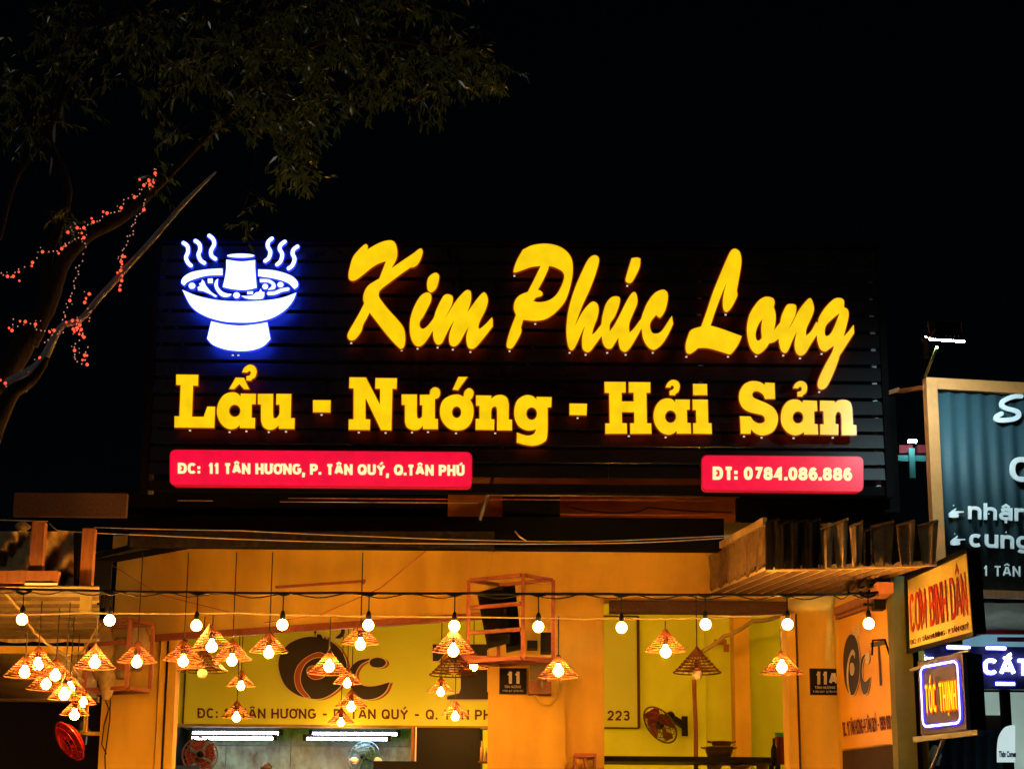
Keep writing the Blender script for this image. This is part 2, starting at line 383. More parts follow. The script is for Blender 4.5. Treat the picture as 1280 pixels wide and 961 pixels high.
_AC = {'acute': [('l', [(.38, 1.15), (.8, 1.42)])], 'circ': [('l', [(.12, 1.15), (.5, 1.33), (.88, 1.15)])], 'breve': [('l', [(.2, 1.28), (.35, 1.14), (.65, 1.14), (.8, 1.28)])],
       'horn': [('l', [(1.0, .9), (1.2, .98), (1.16, 1.16)])], 'dot': [('l', [(.5, -.22), (.5, -.19)])], 'bar': [('l', [(-.22, .52), (.42, .52)])],
       'lcirc': [('l', [(.12, .88), (.5, 1.05), (.88, .88)])], 'acute2': [('l', [(.5, 1.36), (.8, 1.55)])]}
_CH = {'Đ': ('D', 'bar'), 'Â': ('A', 'circ'), 'Ư': ('U', 'horn'), 'Ơ': ('O', 'horn'), 'Ý': ('Y', 'acute'), 'Ú': ('U', 'acute'), 'Ó': ('O', 'acute'), 'Ị': ('I', 'dot'), 'Ắ': ('A', 'breve', 'acute2'), 'ậ': ('a', 'lcirc', 'dot'), 'Ớ': ('O', 'horn', 'acute')}
def gtext(body, quad, mt, name, parent, wt=.2, thick=.004, gap=.13, split=True, serif=False):
    """block lettering built from strokes; quad = TL,TR,BR,BL of the capital height"""
    TL, TR, BR, BL = quad; base = BASE.get(parent, V((0, 0, 0)))
    Hh = ((BL-TL).length+(BR-TR).length)/2; Wd_ = ((TR-TL).length+(BR-BL).length)/2
    nrm = (TR-TL).cross(BL-TL).normalized(); n = len(body)
    t = wt*Hh
    ws = [GLY[_CH.get(c, (c,))[0]][0] for c in body]; tot = sum(ws)+gap*(n-1); kx = min(1, Wd_/tot/(.98*Hh)); Wd_ /= kx; sx = Wd_/tot
    out = []; xo = 0; MBall = MB()
    tx = min(t, .9*t)
    for c, w_ in zip(body, ws):
        key = _CH.get(c, (c,)); st = [(k_, p_, False) for k_, p_ in GLY[key[0]][1]]
        for a in key[1:]: st += [(k_, p_, True) for k_, p_ in _AC[a]]
        W_ = w_*sx; mb = MB() if split else MBall
        for i, (k_, pts, ac) in enumerate(st):
            tt = t*(.72 if ac else 1)
            narrow = c in 'I.:,Ị'
            q_ = [(xo+tx/2+x*(W_-tx) if not narrow else xo+W_/2+(x-.5)*max(W_-tx, .3*tx), t/2+y*(Hh-t)) for x, y in pts]
            if len(q_) == 2 and abs(q_[0][0]-q_[1][0]) < 1e-6 and abs(q_[0][1]-q_[1][1]) < .06*Hh:   # dots
                cx, cy = q_[0]; q_ = [(cx, cy-tt/2), (cx, cy+tt/2)]
            else:                                  # square ends
                if k_ == 'l' and len(q_) > 1:
                    for e0, e1 in ((0, 1), (-1, -2)):
                        dx_, dy_ = q_[e0][0]-q_[e1][0], q_[e0][1]-q_[e1][1]; l_ = math.hypot(dx_, dy_) or 1
                        if abs(dx_) < 1e-6 and not ac: q_[e0] = (q_[e0][0], q_[e0][1]+dy_/l_*tt/2)
            N_ = len(q_); L_ = []; R_ = []
            for j in range(N_):
                a = q_[j-1] if (j or k_ == 'o') else q_[0]; b = q_[j]; c_ = q_[(j+1) % N_] if (j < N_-1 or k_ == 'o') else q_[-1]
                d1 = (b[0]-a[0], b[1]-a[1]); d2 = (c_[0]-b[0], c_[1]-b[1])
                l1 = math.hypot(*d1); l2 = math.hypot(*d2)
                if l1 < 1e-9: d1, l1 = d2, l2
                if l2 < 1e-9: d2, l2 = d1, l1
                n1_ = (-d1[1]/l1, d1[0]/l1); n2_ = (-d2[1]/l2, d2[0]/l2); mx, my = n1_[0]+n2_[0], n1_[1]+n2_[1]; ml = mx*mx+my*my
                f = min(2/ml, 1.5/math.sqrt(ml)*1.1) if ml > 1e-6 else 1
                mx, my = mx*f*tt/2, my*f*tt/2
                L_.append((b[0]+mx, b[1]+my)); R_.append((b[0]-mx, b[1]-my))
            off = nrm*(.0004*i)
            def P3(p_): 
                u, v = p_[0]/Wd_, p_[1]/Hh; return BL.lerp(BR, u).lerp(TL.lerp(TR, u), v)
            vs_ = [P3(p_)+off for p_ in L_]+[P3(p_)+off for p_ in R_]; vs_ = [p_-nrm*thick for p_ in vs_]+[p_ for p_ in vs_]
            m_ = N_; rng = range(m_ if k_ == 'o' else m_-1); fs_ = []
            for j in rng:
                j2 = (j+1) % m_
                fs_ += [[j, j2, m_+j2, m_+j], [2*m_+j, 3*m_+j, 3*m_+j2, 2*m_+j2], [j, 2*m_+j, 2*m_+j2, j2], [m_+j, m_+j2, 3*m_+j2, 3*m_+j]]
            if k_ == 'l': fs_ += [[0, m_, 3*m_, 2*m_], [m_-1, 3*m_-1, 4*m_-1, 2*m_-1]]
            mb.add(vs_, fs_)
        if split and c != ' ': out.append(mb.obj(name, mt, parent))
        xo += W_+gap*sx
    if not split: out.append(MBall.obj(name, mt, parent))
    return out
def flatprint(loopset, fn, mt, name, parent, off, thick=.002):
    """loops in pixel coords mapped by fn(px,py)->world, lifted by off towards the viewer"""
    for loops in loopset:
        mb = MB(); w3 = [[fn(*p) for p in l] for l in loops]
        a, b, c = w3[0][0], w3[0][len(w3[0])//3], w3[0][2*len(w3[0])//3]
        n = (b-a).cross(c-a).normalized()
        if n.dot(Fw) > 0: n = -n
        mb.poly([[p+n*off for p in l] for l in w3], -n*thick); mb.obj(name, mt, parent)

# ================================================================== SETTING
g = MB(); g.add([(-300, -200, 0), (300, -200, 0), (300, 400, 0), (-300, 400, 0)], [[0, 1, 2, 3]])
tag(g.obj('road', M['asphalt']), kind='structure')
p = MB(); p.box((-40, 10.5, .004), (40, 14.5, .13)); tag(p.obj('pavement', M['paving']), kind='structure')

# ================================================================== RESTAURANT BUILDING
B = thing('restaurant_building', 'orange plastered open-fronted restaurant under the big glowing sign', 'building', (0, 15, 0))
ZH0, ZH1 = at(600, 765, 15.05).z, at(640, 648, 15.0).z
XL, XR = at(205, 797, 16.6).x, at(612, 765, 15.05).x
# column between the two bays
mb = MB(); X0, X1, Z0, Z1 = prect(610, 683, 706, 961, 15.0)
XC0, XC1 = at(610, 880, 15).x, at(706, 880, 15).x; XC2 = at(755, 880, 15.06).x
mb.box((XC0, 15.0, 0), (XC1, 15.45, ZH1-.004)); mb.obj('column', M['plaster'], B)
mb = MB(); mb.box((XC1+.001, 15.06, 0), (XC2, 15.45, at(800, 750, 15.1).z-.003)); mb.obj('column_return', M['plaster'], B)
# left header running back to the left
mb = MB(); q = [V((XL-.5, 16.6+.28, ZH0)), V((XC0-.003, 15.06, ZH0)), V((XC0-.003, 15.06, ZH1)), V((XL-.5, 16.6+.28, ZH1))]
mb.hexa(q, (0, .18, 0)); mb.obj('header_wall', M['plaster'], B)
# brown edge trim under the header
mb = MB(); mb.bar(q[0]+V((0, -.02, -.03)), q[1]+V((-.02, -.02, -.03)), .05, .055); mb.obj('header_trim', M['brownsteel'], B)
# left pier beside the opening
mb = MB(); xa, xb = at(127, 880, 16.75).x, at(196, 880, 16.75).x
mb.box((xa, 16.75, 0), (xb, 17.0, ZH0-.003)); mb.obj('left_pier', M['plaster'], B)
mb = MB(); mb.box((at(197, 880, 16.7).x, 16.70, 0), (at(218, 880, 16.7).x, 16.9, at(207, 797, 16.7).z)); mb.obj('door_jamb', M['plaster'], B)
mb = MB(); mb.box((at(205, 880, 16.69).x, 16.68, 0), (at(207.5, 880, 16.69).x, 16.697, at(207, 797, 16.7).z)); mb.obj('jamb_gap_seal', M['black'], B)
# right header + lintel beam + right pier
mb = MB(); zb, zt = at(800, 750, 15.1).z, at(800, 660, 15.1).z
mb.box((XC1+.002, 15.1, zb), (at(1046, 760, 15.1).x, 15.3, ZH1)); mb.obj('right_header', M['plaster'], B)
mb = MB(); pbox(mb, 762, 750.5, 985, 766, 14.98, .11); mb.obj('lintel_beam', M['rust'], B)
mb = MB(); mb.box((at(985, 850, 15.08).x, 15.08, 0), (at(1047, 850, 15.08).x, 15.4, zb-.002)); mb.obj('right_pier', M['plaster'], B)
mb = MB(); mb.box((at(996, 850, 15.07).x, 15.065, 0), (at(998.5, 850, 15.07).x, 15.078, zb-.1)); mb.obj('pier_joint', M['rust'], B)
# weathered upper front behind the beams
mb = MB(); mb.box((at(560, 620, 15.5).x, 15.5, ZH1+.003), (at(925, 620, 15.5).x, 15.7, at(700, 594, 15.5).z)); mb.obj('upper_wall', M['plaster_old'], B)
# interior shell
YB = 20.2
zc = 4.6; zk = at(400, 907, YB).z; xk0, xk1 = at(213, 930, YB).x, at(523, 930, YB).x
mb = MB(); xl = -3.75; xr = 3.05
mb.box((xl, YB, zk), (at(604, 850, YB).x, YB+.2, zc)); mb.obj('back_wall_upper', M['lime'], B)
mb = MB(); mb.box((at(604, 850, YB).x+.002, YB, 0), (xr, YB+.2, zc)); mb.obj('back_wall_right', M['lime'], B)
mb = MB(); mb.box((at(914, 880, YB).x, YB-.35, 0), (at(933, 880, YB).x, YB-.002, zc-.003)); mb.obj('pilaster', M['plaster'], B)
mb = MB(); mb.box((at(882, 880, YB).x, YB-.03, 0), (at(883.2, 880, YB).x, YB-.003, zc-.003)); mb.obj('wall_conduit', M['lime'], B)
mb = MB(); mb.hexa([V((2.62, 15.42, .17)), V((xr, YB, .17)), V((xr, YB, zc)), V((2.62, 15.42, zc))], (.1, 0, 0)); mb.obj('side_wall', M['lime'], B)
mb = MB(); mb.box((-3.3, 15.75, zc+.004), (2.6, YB+1.5, zc+.12)); mb.obj('ceiling', M['plaster'], B)
mb = MB(); mb.box((xl, 17.9, zc+.004), (-3.302, YB+1.5, zc+.12)); mb.obj('ceiling_wing', M['plaster'], B)
mb = MB(); mb.box((2.602, 18.2, zc+.004), (xr+.2, YB+1.5, zc+.12)); mb.obj('ceiling_wing', M['plaster'], B)
mb = MB(); mb.box((-3.3, 15.62, ZH1+.003), (-.5, 15.74, zc+.12)); mb.obj('upper_front', M['darksteel'], B)
mb = MB(); mb.box((1.85, 15.62, ZH1+.003), (2.62, 15.74, zc+.12)); mb.obj('upper_front', M['darksteel'], B)
mb = MB(); mb.box((xl-1.5, 15.5, .132), (xr, YB+1.4, .16)); mb.obj('shop_floor', M['paving'], B)
# kitchen recess behind the hatch
YK = YB+.9
mb = MB()
mb.box((xl, YK+.03, 0), (at(604, 930, YB).x, YK+.2, zk+.4)); mb.obj('kitchen_wall', M['kitchen'], B)
xs = [xk0-.25+i*(at(364, 930, YK).x-xk0+.25)/2 for i in range(7)]
for i in range(6):
    for k in range(3):
        mb = MB(); mb.box((xs[i]+.004, YK, 1.3+k*.85), (xs[i+1]-.004, YK+.025, 1.3+k*.85+.842)); mb.obj('tile', M['marble'], B)
mb = MB(); mb.box((at(196, 930, YB).x, YB-.05, 0), (at(221, 930, YB).x, YB+.85, zk-.003)); mb.obj('kitchen_side_panel', M['darksteel'], B)
mb = MB(); pbox(mb, 519, 909, 599, 1100, YB-.1, .12); mb.obj('dark_cupboard_door', M['black'], B)
mb = MB(); pbox(mb, 512.5, 908, 516, 1100, YB-.12, .1); mb.obj('door_post', M['wood'], B)
mb = MB(); pbox(mb, 517.5, 908, 519, 1100, YB-.13, .02); mb.obj('door_edge', M['white'], B)
mb = MB(); pbox(mb, 213, 905.5, 610, 909, YB-.08, .075); mb.obj('hatch_lintel', M['tarp'], B)
mb = MB(); pbox(mb, 465, 951, 600, 1100, YB-.3, .1); mb.obj('counter_front', M['black'], B)
mb = MB(); pbox(mb, 205, 956, 246, 1100, YB-.3, .1); mb.obj('blue_counter', mat('blue_counter_paint', (.02, .05, .2), .5), B)

# ------------------------------------------------------------------ wide banner on the back wall
YN = YB-.03
bt = thing('wall_banner', 'wide yellow shop banner with black lettering and address on the back wall', 'banner', (0, YN, 3))
mb = MB(); pbox(mb, 232, 768, 798, 907.5, YN, .02); mb.obj('banner_sheet', M['banner'], bt)
mb = MB(); X0, X1, Z0, Z1 = prect(232, 768, 798, 907.5, YN)
mb.bar((X0, YN-.01, Z0), (X1, YN-.01, Z0), .03, .015); mb.bar((X0, YN-.01, Z1), (X1, YN-.01, Z1), .03, .015)
mb.bar((X0, YN-.01, Z0), (X0, YN-.01, Z1), .015, .03); mb.bar((X1, YN-.01, Z0), (X1, YN-.01, Z1), .03, .015); mb.obj('banner_frame', M['rust'], bt)
fnb = lambda x, y: at(x, y, YN-.001)
zo = (330, 770, 7.111)
disc = smooth(parse('130,450 150,330 230,240 350,190 460,185 580,215 680,300 735,430 720,560 640,660 520,728 400,728 280,690 180,600', *zo))
disc_s = [(x+4, y+1) for x, y in disc]
spiral = smooth(parse('500,325 420,345 340,400 290,470 275,560 300,650 370,722* 410,722* 350,650 322,570 335,480 380,410 450,370 520,368 560,400* 575,360*', *zo))
inner = smooth(parse('385,480 410,450 470,440 530,460 550,500 520,545 450,558 400,530', *zo))
cee = smooth(parse('940,375* 840,395 770,460 750,560 790,660 880,735 1000,725 1080,668 1118,585* 1000,618 900,620 835,580 815,510 860,430 935,388*', *zo))
cdot = smooth(parse('938,412 960,380 1010,368 1060,380 1085,412 1060,445 1010,455 960,445', *zo))
hand = smooth(parse('430,115* 530,112* 535,128* 470,128 455,200 500,210 560,235 600,200* 580,180* 560,210* 545,175* 530,208* 510,160* 495,200* 475,150* 465,195* 450,140*', *zo))
swash = smooth(parse('640,185 680,150 690,100* 720,100* 715,160 680,195 640,195', *zo))
TT = [(541, 805), (640, 805), (640, 826), (634, 826), (626, 812), (609, 812), (609, 864), (616, 870), (616, 874), (559, 874), (559, 870), (574, 866), (576, 860), (576, 812), (560, 812), (548, 826), (541, 826)]
def grow(loop, d):
    cx = sum(p[0] for p in loop)/len(loop); N = len(loop); o = []
    area = sum(loop[i][0]*loop[(i+1) % N][1]-loop[(i+1) % N][0]*loop[i][1] for i in range(N)); sg = 1 if area > 0 else -1
    for i in range(N):
        a, b, c = loop[i-1], loop[i], loop[(i+1) % N]
        def nrm(u, v):
            dx, dy = v[0]-u[0], v[1]-u[1]; l = math.hypot(dx, dy) or 1; return (dy/l*sg, -dx/l*sg)
        n1, n2 = nrm(a, b), nrm(b, c); nx, ny = n1[0]+n2[0], n1[1]+n2[1]; l = math.hypot(nx, ny) or 1
        k = min(1.6, 2/max(l, .5)); o.append((b[0]+nx/l*d*k, b[1]+ny/l*d*k))
    return o
flatprint([[grow([(x+3.5, y+1) for x, y in L], .6)] for L in (disc, cee, cdot, TT)], fnb, M['rust_print'], 'letter_shadow', bt, .004)
flatprint([[grow(L, 1.3)] for L in (disc, cee, cdot, TT, hand, swash)], fnb, M['pale_print'], 'letter_outline', bt, .008)
flatprint([[L] for L in (disc, cee, TT)], fnb, M['black_print'], 'letter', bt, .012)
flatprint([[L] for L in (cdot, swash)], fnb, M['black_print'], 'letter', bt, .0125)
flatprint([[grow(L, .8)] for L in (spiral, inner)], fnb, M['pale_print'], 'spiral_edge', bt, .016)
flatprint([[spiral], [inner]], fnb, M['rust_print'], 'spiral', bt, .020)
flatprint([[grow(hand, -.5)]], fnb, M['black_print'], 'hand_mark', bt, .020)
def q4(x0, y0, x1, y1, Y, sl=.008):
    return [at(x0, y0, Y), at(x1, y0+(x1-x0)*sl, Y), at(x1, y1+(x1-x0)*sl, Y), at(x0, y1, Y)]
gtext('ĐC: 11 TÂN HƯƠNG - P. TÂN QUÝ - Q. TÂN PHÚ - ĐT: 0909 080 223', q4(247, 884.5, 787, 897, YN-.003, .006), M['maroon_print'], 'banner_lettering', bt, .19, gap=.16)

# ================================================================== KITCHEN THINGS
def tube_lamp(x0, x1, y, Y, label):
    a, b = at(x0, y, Y), at(x1, y+.6, Y)
    t = thing('tube_lamp', label, 'lamp', a, 'fluorescent tubes over the kitchen hatch')
    MB().tube([a, b], .014, 8).obj('tube', M['tube_l'], t, True)
    m_ = MB(); m_.box(a+V((-.04, -.02, -.02)), a+V((-.002, .03, .045))); m_.box(b+V((.002, -.02, -.02)), b+V((.04, .03, .045))); m_.box(a+V((-.04, .035, -.01)), b+V((.04, .07, .045)))
    m_.obj('fitting', M['black'], t)
tube_lamp(241, 348, 915.5, YB+.3, 'left upper fluorescent tube over the kitchen hatch')
tube_lamp(240, 341, 922, YB+.2, 'left lower fluorescent tube over the kitchen hatch')
tube_lamp(391, 496, 916.5, YB+.3, 'right upper fluorescent tube over the kitchen hatch')
tube_lamp(383.5, 484, 922.8, YB+.2, 'right lower fluorescent tube over the kitchen hatch')

def fan(c, nrm, rad, blade, label, armto, ringmat, nb=4, ring=10):
    c = V(c); n = V(nrm).normalized(); x = n.cross(V((0, 0, 1))).normalized(); y = n.cross(x)
    t = thing('wall_fan', label, 'fan', c)
    gm = MB()
    def circ(r, off): return [c+n*off+(x*math.cos(2*math.pi*k/28)+y*math.sin(2*math.pi*k/28))*r for k in range(28)]
    for r, off in ((rad, 0), (rad*.8, .035), (rad*.55, .055), (rad*.25, .065), (rad*.75, -.05), (rad*.4, -.07)):
        gm.tube(circ(r, off), .004 if r < rad else .009, 5, closed=True)
    for k in range(ring*2):
        a = math.pi*k/ring; d = x*math.cos(a)+y*math.sin(a)
        gm.tube([c+d*rad*.2+n*.065, c+d*rad*.6+n*.052, c+d*rad, c+d*rad*.6-n*.06, c+d*rad*.2-n*.075], .0022, 4)
    gm.obj('guard', ringmat, t)
    for k in range(nb):
        a0 = 2*math.pi*k/nb; vs = []
        for rr, hw, tw in ((.16, .3, .03), (.5, .62, .02), (.82, .66, .0), (.93, .45, 0)):
            for sg in (-1, 1):
                an = a0+sg*hw+(.25 if rr > .4 else 0); vs.append(c+(x*math.cos(an)+y*math.sin(an))*rad*rr+n*(.02*sg))
        MB().add(vs+[v+n*.004 for v in vs], [[0, 1, 3, 2], [2, 3, 5, 4], [4, 5, 7, 6], [8, 9, 11, 10], [10, 11, 13, 12], [12, 13, 15, 14]]).obj('blade', blade, t)
    MB().lathe([(0, .035), (rad*.18, .03), (rad*.2, 0), (rad*.2, -.02)], c, 14, n).obj('hub', M['black'], t, True)
    MB().lathe([(0.02, -.05), (rad*.24, -.07), (rad*.26, -.14), (rad*.2, -.2), (0, -.21)], c, 14, n).obj('motor', M['black'], t, True)
    a = V(armto); am = MB(); am.bar(c-n*.16, a, .05, .06); am.box(a-V((.03, .02, .1)), a+V((.03, .04, .1))); am.obj('bracket', M['black'], t)
    return t
fan(at(825, 905.5, YB-.4), (-.66, -.5, -.56), .21, M['dark_red'], 'red bladed wall fan on the yellow wall right of the column', at(856, 907, YB-.05), M['wiremesh'])
fan(at(87, 926, 17.2), (-.66, -.5, -.56), .19, M['red'], 'red wall fan hanging below the left lamp cluster', at(104, 916, 17.3), M['red'])
fan(at(250, 943, YB-.1), (.2, -.95, .1), .18, M['dark_red'], 'red fan at the left end of the kitchen hatch', at(232, 952, YB+.2), M['wiremesh'])
fan(at(455, 946, YB+.2), (-.3, -.9, .2), .17, M['blueplastic'], 'pale blue fan hanging under the right kitchen tubes', at(467, 931, YB+.35), M['blueplastic'])

# ================================================================== MAIN SIGN
YS = 14.0; YF = 13.87
sg = thing('main_signboard', 'huge black slatted signboard with glowing yellow letters and hotpot emblem', 'sign', (0, YS, 5))
sx0, sx1 = at(192, 460, YS).x, at(1101, 460, YS).x
ys = 309.0; rows = []
while ys < 604: rows.append(ys); ys += 20.9
for i, y in enumerate(rows):
    z1 = at(646, y, YS).z; z0 = at(646, min(y+17.6, 604) if y+17.6 < 590 else 596, YS).z
    if z1-z0 < .02: continue
    segs = [(sx0, at(444, y, YS).x), (at(444.5, y, YS).x, at(760, y, YS).x), (at(760.5, y, YS).x, sx1)]
    for a, b in segs:
        mb = MB(); j = random.uniform(-.003, .003)
        mb.hexa([V((a, YS+j, z0)), V((b, YS+j, z0)), V((b, YS+j+.012, z1-.006)), V((b, YS+j+.02, z1)), V((a, YS+j+.02, z1)), V((a, YS+j+.012, z1-.006))], (0, .03, 0))
        mb.obj('slat', M['slat'], sg)
# frame behind and posts seen through the gaps
for px in (197.5, 875, 1091.5):
    mb = MB(); a = at(px, 312, YS+.1); b = at(px, 618, YS+.1); x = (a.x+b.x)/2
    mb.box((x-.018, YS+.06, b.z), (x+.018, YS+.1, a.z)); mb.obj('upright', M['rail'], sg)
for p0, p1 in (((206, 372), (243, 470)), ((668, 425), (600, 650))):
    MB().tube([at(p0[0], p0[1], YS+.12), at(p1[0], p1[1], YS+.12)], .014, 6).obj('brace_cable', M['rail'], sg)
mb = MB(); zt, zb2 = at(646, 306, YS).z, at(646, 603, YS).z
mb.box((sx0-.05, YS-.02, zt), (sx1+.05, YS+.06, zt+.02)); mb.box((sx0-.05, YS-.02, zb2-.09), (sx0-.002, YS+.06, zt-.002)); mb.box((sx1+.002, YS-.02, zb2-.09), (sx1+.05, YS+.06, zt-.002))
mb.obj('frame', M['darksteel'], sg)

def letter(loops, mats, name='letter', Y=YF, depth=.05, rim=.0085, parent=sg):
    """channel letter: face, returns, back; a trim tube round the edge. loops in pixels"""
    mb = MB(); L3 = [[at(x, y, Y) for x, y in l] for l in loops]
    mb.poly(L3, (0, depth, 0), side=1, face=0, back=2)
    for l in L3: mb.tube([p+V((0, .011, 0)) for p in l], rim, 5, 1, True)
    return mb.obj(name, mats, parent)
YM = [M['yellow_face'], M['yellow_side'], M['yellow_back']]
K = (425, 290, 6.008); I = (500, 320, 7.392); P = (620, 295, 6.407); H = (700, 310, 6.867); LL = (850, 300, 6.407); O = (925, 360, 6.865)
SM = lambda t, z: smooth(parse(t, *z))
letter([SM('190,92 208,105 206,132* 270,95 330,70 385,64 415,85 430,140 425,200 388,272* 470,215 545,165 600,125 620,140 615,180 590,235 560,262 528,268* 460,315 380,375 310,430 292,460 300,500 370,590 430,655 475,715 490,780 485,850 462,877 435,862 350,770 222,605* 200,650 175,695 160,745 120,800 85,815 58,795 62,755 110,670 150,600 182,535* 174,500 185,445 215,400 260,370 295,350* 320,285 345,220* 290,238 230,275 170,325 110,365 72,358 64,320 75,260 100,185 150,125', K)], YM)
letter([SM('325,155 358,175 358,225 335,300 290,337 258,315 250,250 270,190', I)], YM)
letter([SM('245,337 285,355 288,410 262,470 215,560 185,605 182,645 205,672 245,655 300,590 320,550* 335,500 375,415 415,358 465,358 488,385 480,450 445,520 408,590* 450,520 500,440 550,375 610,318 650,325 658,380 650,440 622,520* 680,440 730,375 770,337 795,350 812,400 805,455 780,520 740,600 725,650 732,675* 755,660 800,620 850,565* 857,590* 857,650* 800,725 740,800 690,850 650,857 625,835 612,770 618,710 635,655* 600,710 560,785 525,825 490,835 462,815 452,760 465,690 500,595* 455,670 415,750 390,800 355,820 325,800 308,750 303,690* 260,760 210,820 160,835 120,800 95,730 90,640 100,560 135,460 190,370', I)], YM)
letter([SM('215,110* 290,75 390,62 480,75 550,110 600,170 615,250 605,360 560,510 490,600 410,660 320,680 218,672* 200,730* 203,765 180,820 140,885 115,902 88,890 88,845 115,750 160,632* 142,580 152,520 190,475 255,447* 300,360 358,240* 280,250 210,275 150,293 142,270 170,190', P),
        SM('425,240* 480,255 535,290 545,340 515,420 470,485 410,520 345,530 300,522* 320,495 365,480 372,455 350,435 335,432* 375,360 415,275', P)], YM)
letter([SM('295,62 330,80 332,130 300,240 250,370 190,500 125,675* 180,570 230,500 280,460 320,478 332,530 320,600 290,680 275,740* 300,725 355,655* 365,580 395,480 440,425 490,415 515,435 505,500 470,590 430,650 425,715* 460,670 510,580 570,460 615,390 645,380 662,420 662,480 625,570 595,650 595,725* 630,695 698,605* 715,550 750,470 810,390 880,358 920,380 925,440 905,530 870,590 850,597 825,575* 785,625 772,670 790,725 830,735 870,715 910,660 960,582* 972,650* 930,740 880,820 820,870 780,868 740,830 712,770 700,690* 650,780 600,860 560,892 520,870 503,810 502,770* 470,820 440,862 400,860 370,820 357,755* 310,820 260,885 225,892 195,865 188,800 195,740 215,665* 180,740 140,830 110,875 85,870 65,820 55,720 62,600 85,480 130,340 190,200 245,95', H)], YM)
letter([SM('615,88* 660,82 690,90* 685,160 650,240 615,295 585,300 563,280 575,220', H)], YM)
letter([SM('440,70 475,90 490,140 490,200 470,320 455,405* 460,440 445,480 410,545 375,577 350,560 342,500 352,420 375,340* 340,420 290,550 245,685* 330,710 495,770* 470,830 430,890 400,915 360,905 280,880 210,865 145,865* 110,895 75,912 50,895 45,840 62,775 90,720 170,692* 210,580 260,430 320,280 380,140 410,85', LL)], YM)
letter([SM('240,75 285,90 297,125 290,160* 305,220 305,290 293,360* 345,295* 360,230 400,150 440,137 480,150 480,210 462,262 418,350* 450,300 500,200 560,120 600,87 622,115 635,180 615,250 570,350 567,410* 610,370 655,290* 668,300* 680,250 730,170 800,100 850,85 890,105 893,165* 925,185 932,240 915,320 890,415* 930,375 975,315* 980,385* 920,480 855,580* 830,660 780,780 740,850 700,870 670,850 672,790 720,680 790,550 805,495* 770,520 730,545 690,525 668,470 658,405* 610,480 560,560 515,580 480,550 468,480 485,380* 450,450 410,540 380,557 350,530 335,470 330,435* 295,462 250,475* 220,520 170,562 130,560 90,515 65,430 60,330 85,220 150,120 200,82', O),
        SM('190,270* 160,310 135,380 140,440 165,450 187,425* 182,350', O), SM('855,215* 800,260 740,320 727,380 740,412 775,395 810,330', O)], YM)
A1 = (210, 450, 7.529); A2 = (380, 460, 7.111); A3 = (540, 460, 6.4); A4 = (740, 460, 8.0); A5 = (910, 460, 7.529)
letter([SM('77,136* 285,138* 283,242* 236,240* 226,532* 336,533* 370,437* 444,438* 436,638* 60,633* 62,527* 107,528* 119,236* 77,233*', A1)], YM)
letter([SM('600,302 650,312 684,342* 684,315* 828,317* 825,415* 788,415* 786,543* 820,543* 818,641* 676,638* 676,612* 640,640 585,650 520,620 475,555 460,475 480,390 530,325', A1), ell(628, 477, 53, 57, *A1)], YM)
letter([SM('575,272* 637,165* 715,167* 766,275* 715,273* 671,225* 624,272*', A1)], YM)
letter([SM('697,115* 720,70 770,43 815,60 835,105 820,160 787,180* 785,194* 738,193* 738,150* 765,145 780,120 770,102 755,110 745,118*', A1)], YM)
letter([SM('845,318* 990,318* 990,520 1010,547 1035,530 1050,500* 1050,420* 1018,420* 1020,318* 1160,318* 1155,545* 1192,545* 1190,648* 1042,645* 1042,615* 1000,648 945,655 895,625 875,570* 875,418* 845,415*', A1)], YM)
letter([SM('80,285* 237,285* 235,394* 80,391*', A2)], YM)
letter([SM('404,82* 550,83* 675,325* 677,184* 633,182* 635,88* 826,90* 823,185* 786,184* 777,552* 684,550* 547,265* 547,453* 588,456* 585,549* 396,547* 399,454* 440,455* 441,180* 402,178*', A2)], YM)
letter([SM('868,234* 1004,234* 1004,420 1025,448 1050,430* 1053,330* 1030,328* 1030,237* 1118,236* 1125,195 1160,170 1200,185 1210,225 1195,262 1163,275* 1163,448* 1190,452* 1190,543* 1057,541* 1057,512* 1020,545 965,550 915,525 897,480* 897,328* 868,326*', A2)], YM)
letter([SM('203,210 252,228* 262,185 295,160 325,175 333,205 320,240 305,252* 328,300 332,370 310,440 265,485 203,498 140,485 85,430 63,355 80,270 135,225', A3), ell(197, 353, 37, 46, *A3)], YM)
letter([SM('212,70* 285,70* 208,177* 165,172*', A3)], YM)
letter([SM('352,218* 474,220* 474,245* 510,220 560,215 600,238 615,290* 613,410* 640,412* 640,498* 520,497* 520,340 505,308 480,320 473,350* 473,408* 499,410* 497,495* 348,492* 350,405* 380,405* 380,302* 352,300*', A3)], YM)
letter([SM('745,218 800,222 836,250* 836,230* 957,232* 954,312* 925,315* 922,540 890,595 820,620 750,615 678,595* 680,514* 720,530 770,540 815,525 833,488* 800,497 750,495 695,465 662,400 660,320 685,255', A3), ell(797, 364, 43, 50, *A3)], YM)
letter([SM('1100,283* 1240,285* 1236,377* 1100,374*', A3)], YM)
letter([SM('124,138* 337,139* 337,245* 296,246* 298,333* 417,333* 416,246* 367,246* 367,140* 584,142* 583,246* 544,247* 549,550* 592,552* 596,655* 382,657* 382,550* 423,550* 422,441* 298,439* 300,548* 347,552* 351,655* 133,656* 134,552* 177,552* 171,250* 127,246*', A4)], YM)
letter([SM('760,302 810,318 832,345* 833,314* 978,315* 977,415* 948,417* 952,547* 985,548* 992,655* 848,655* 846,628* 810,655 760,665 690,640 635,570 615,480 635,385 690,320', A4), ell(786, 485, 55, 62, *A4)], YM)
letter([SM('735,192* 760,145 805,118 855,130 878,175 865,235 834,258* 833,272* 776,270* 776,228* 805,215 820,195 808,175 790,178 785,195*', A4)], YM)
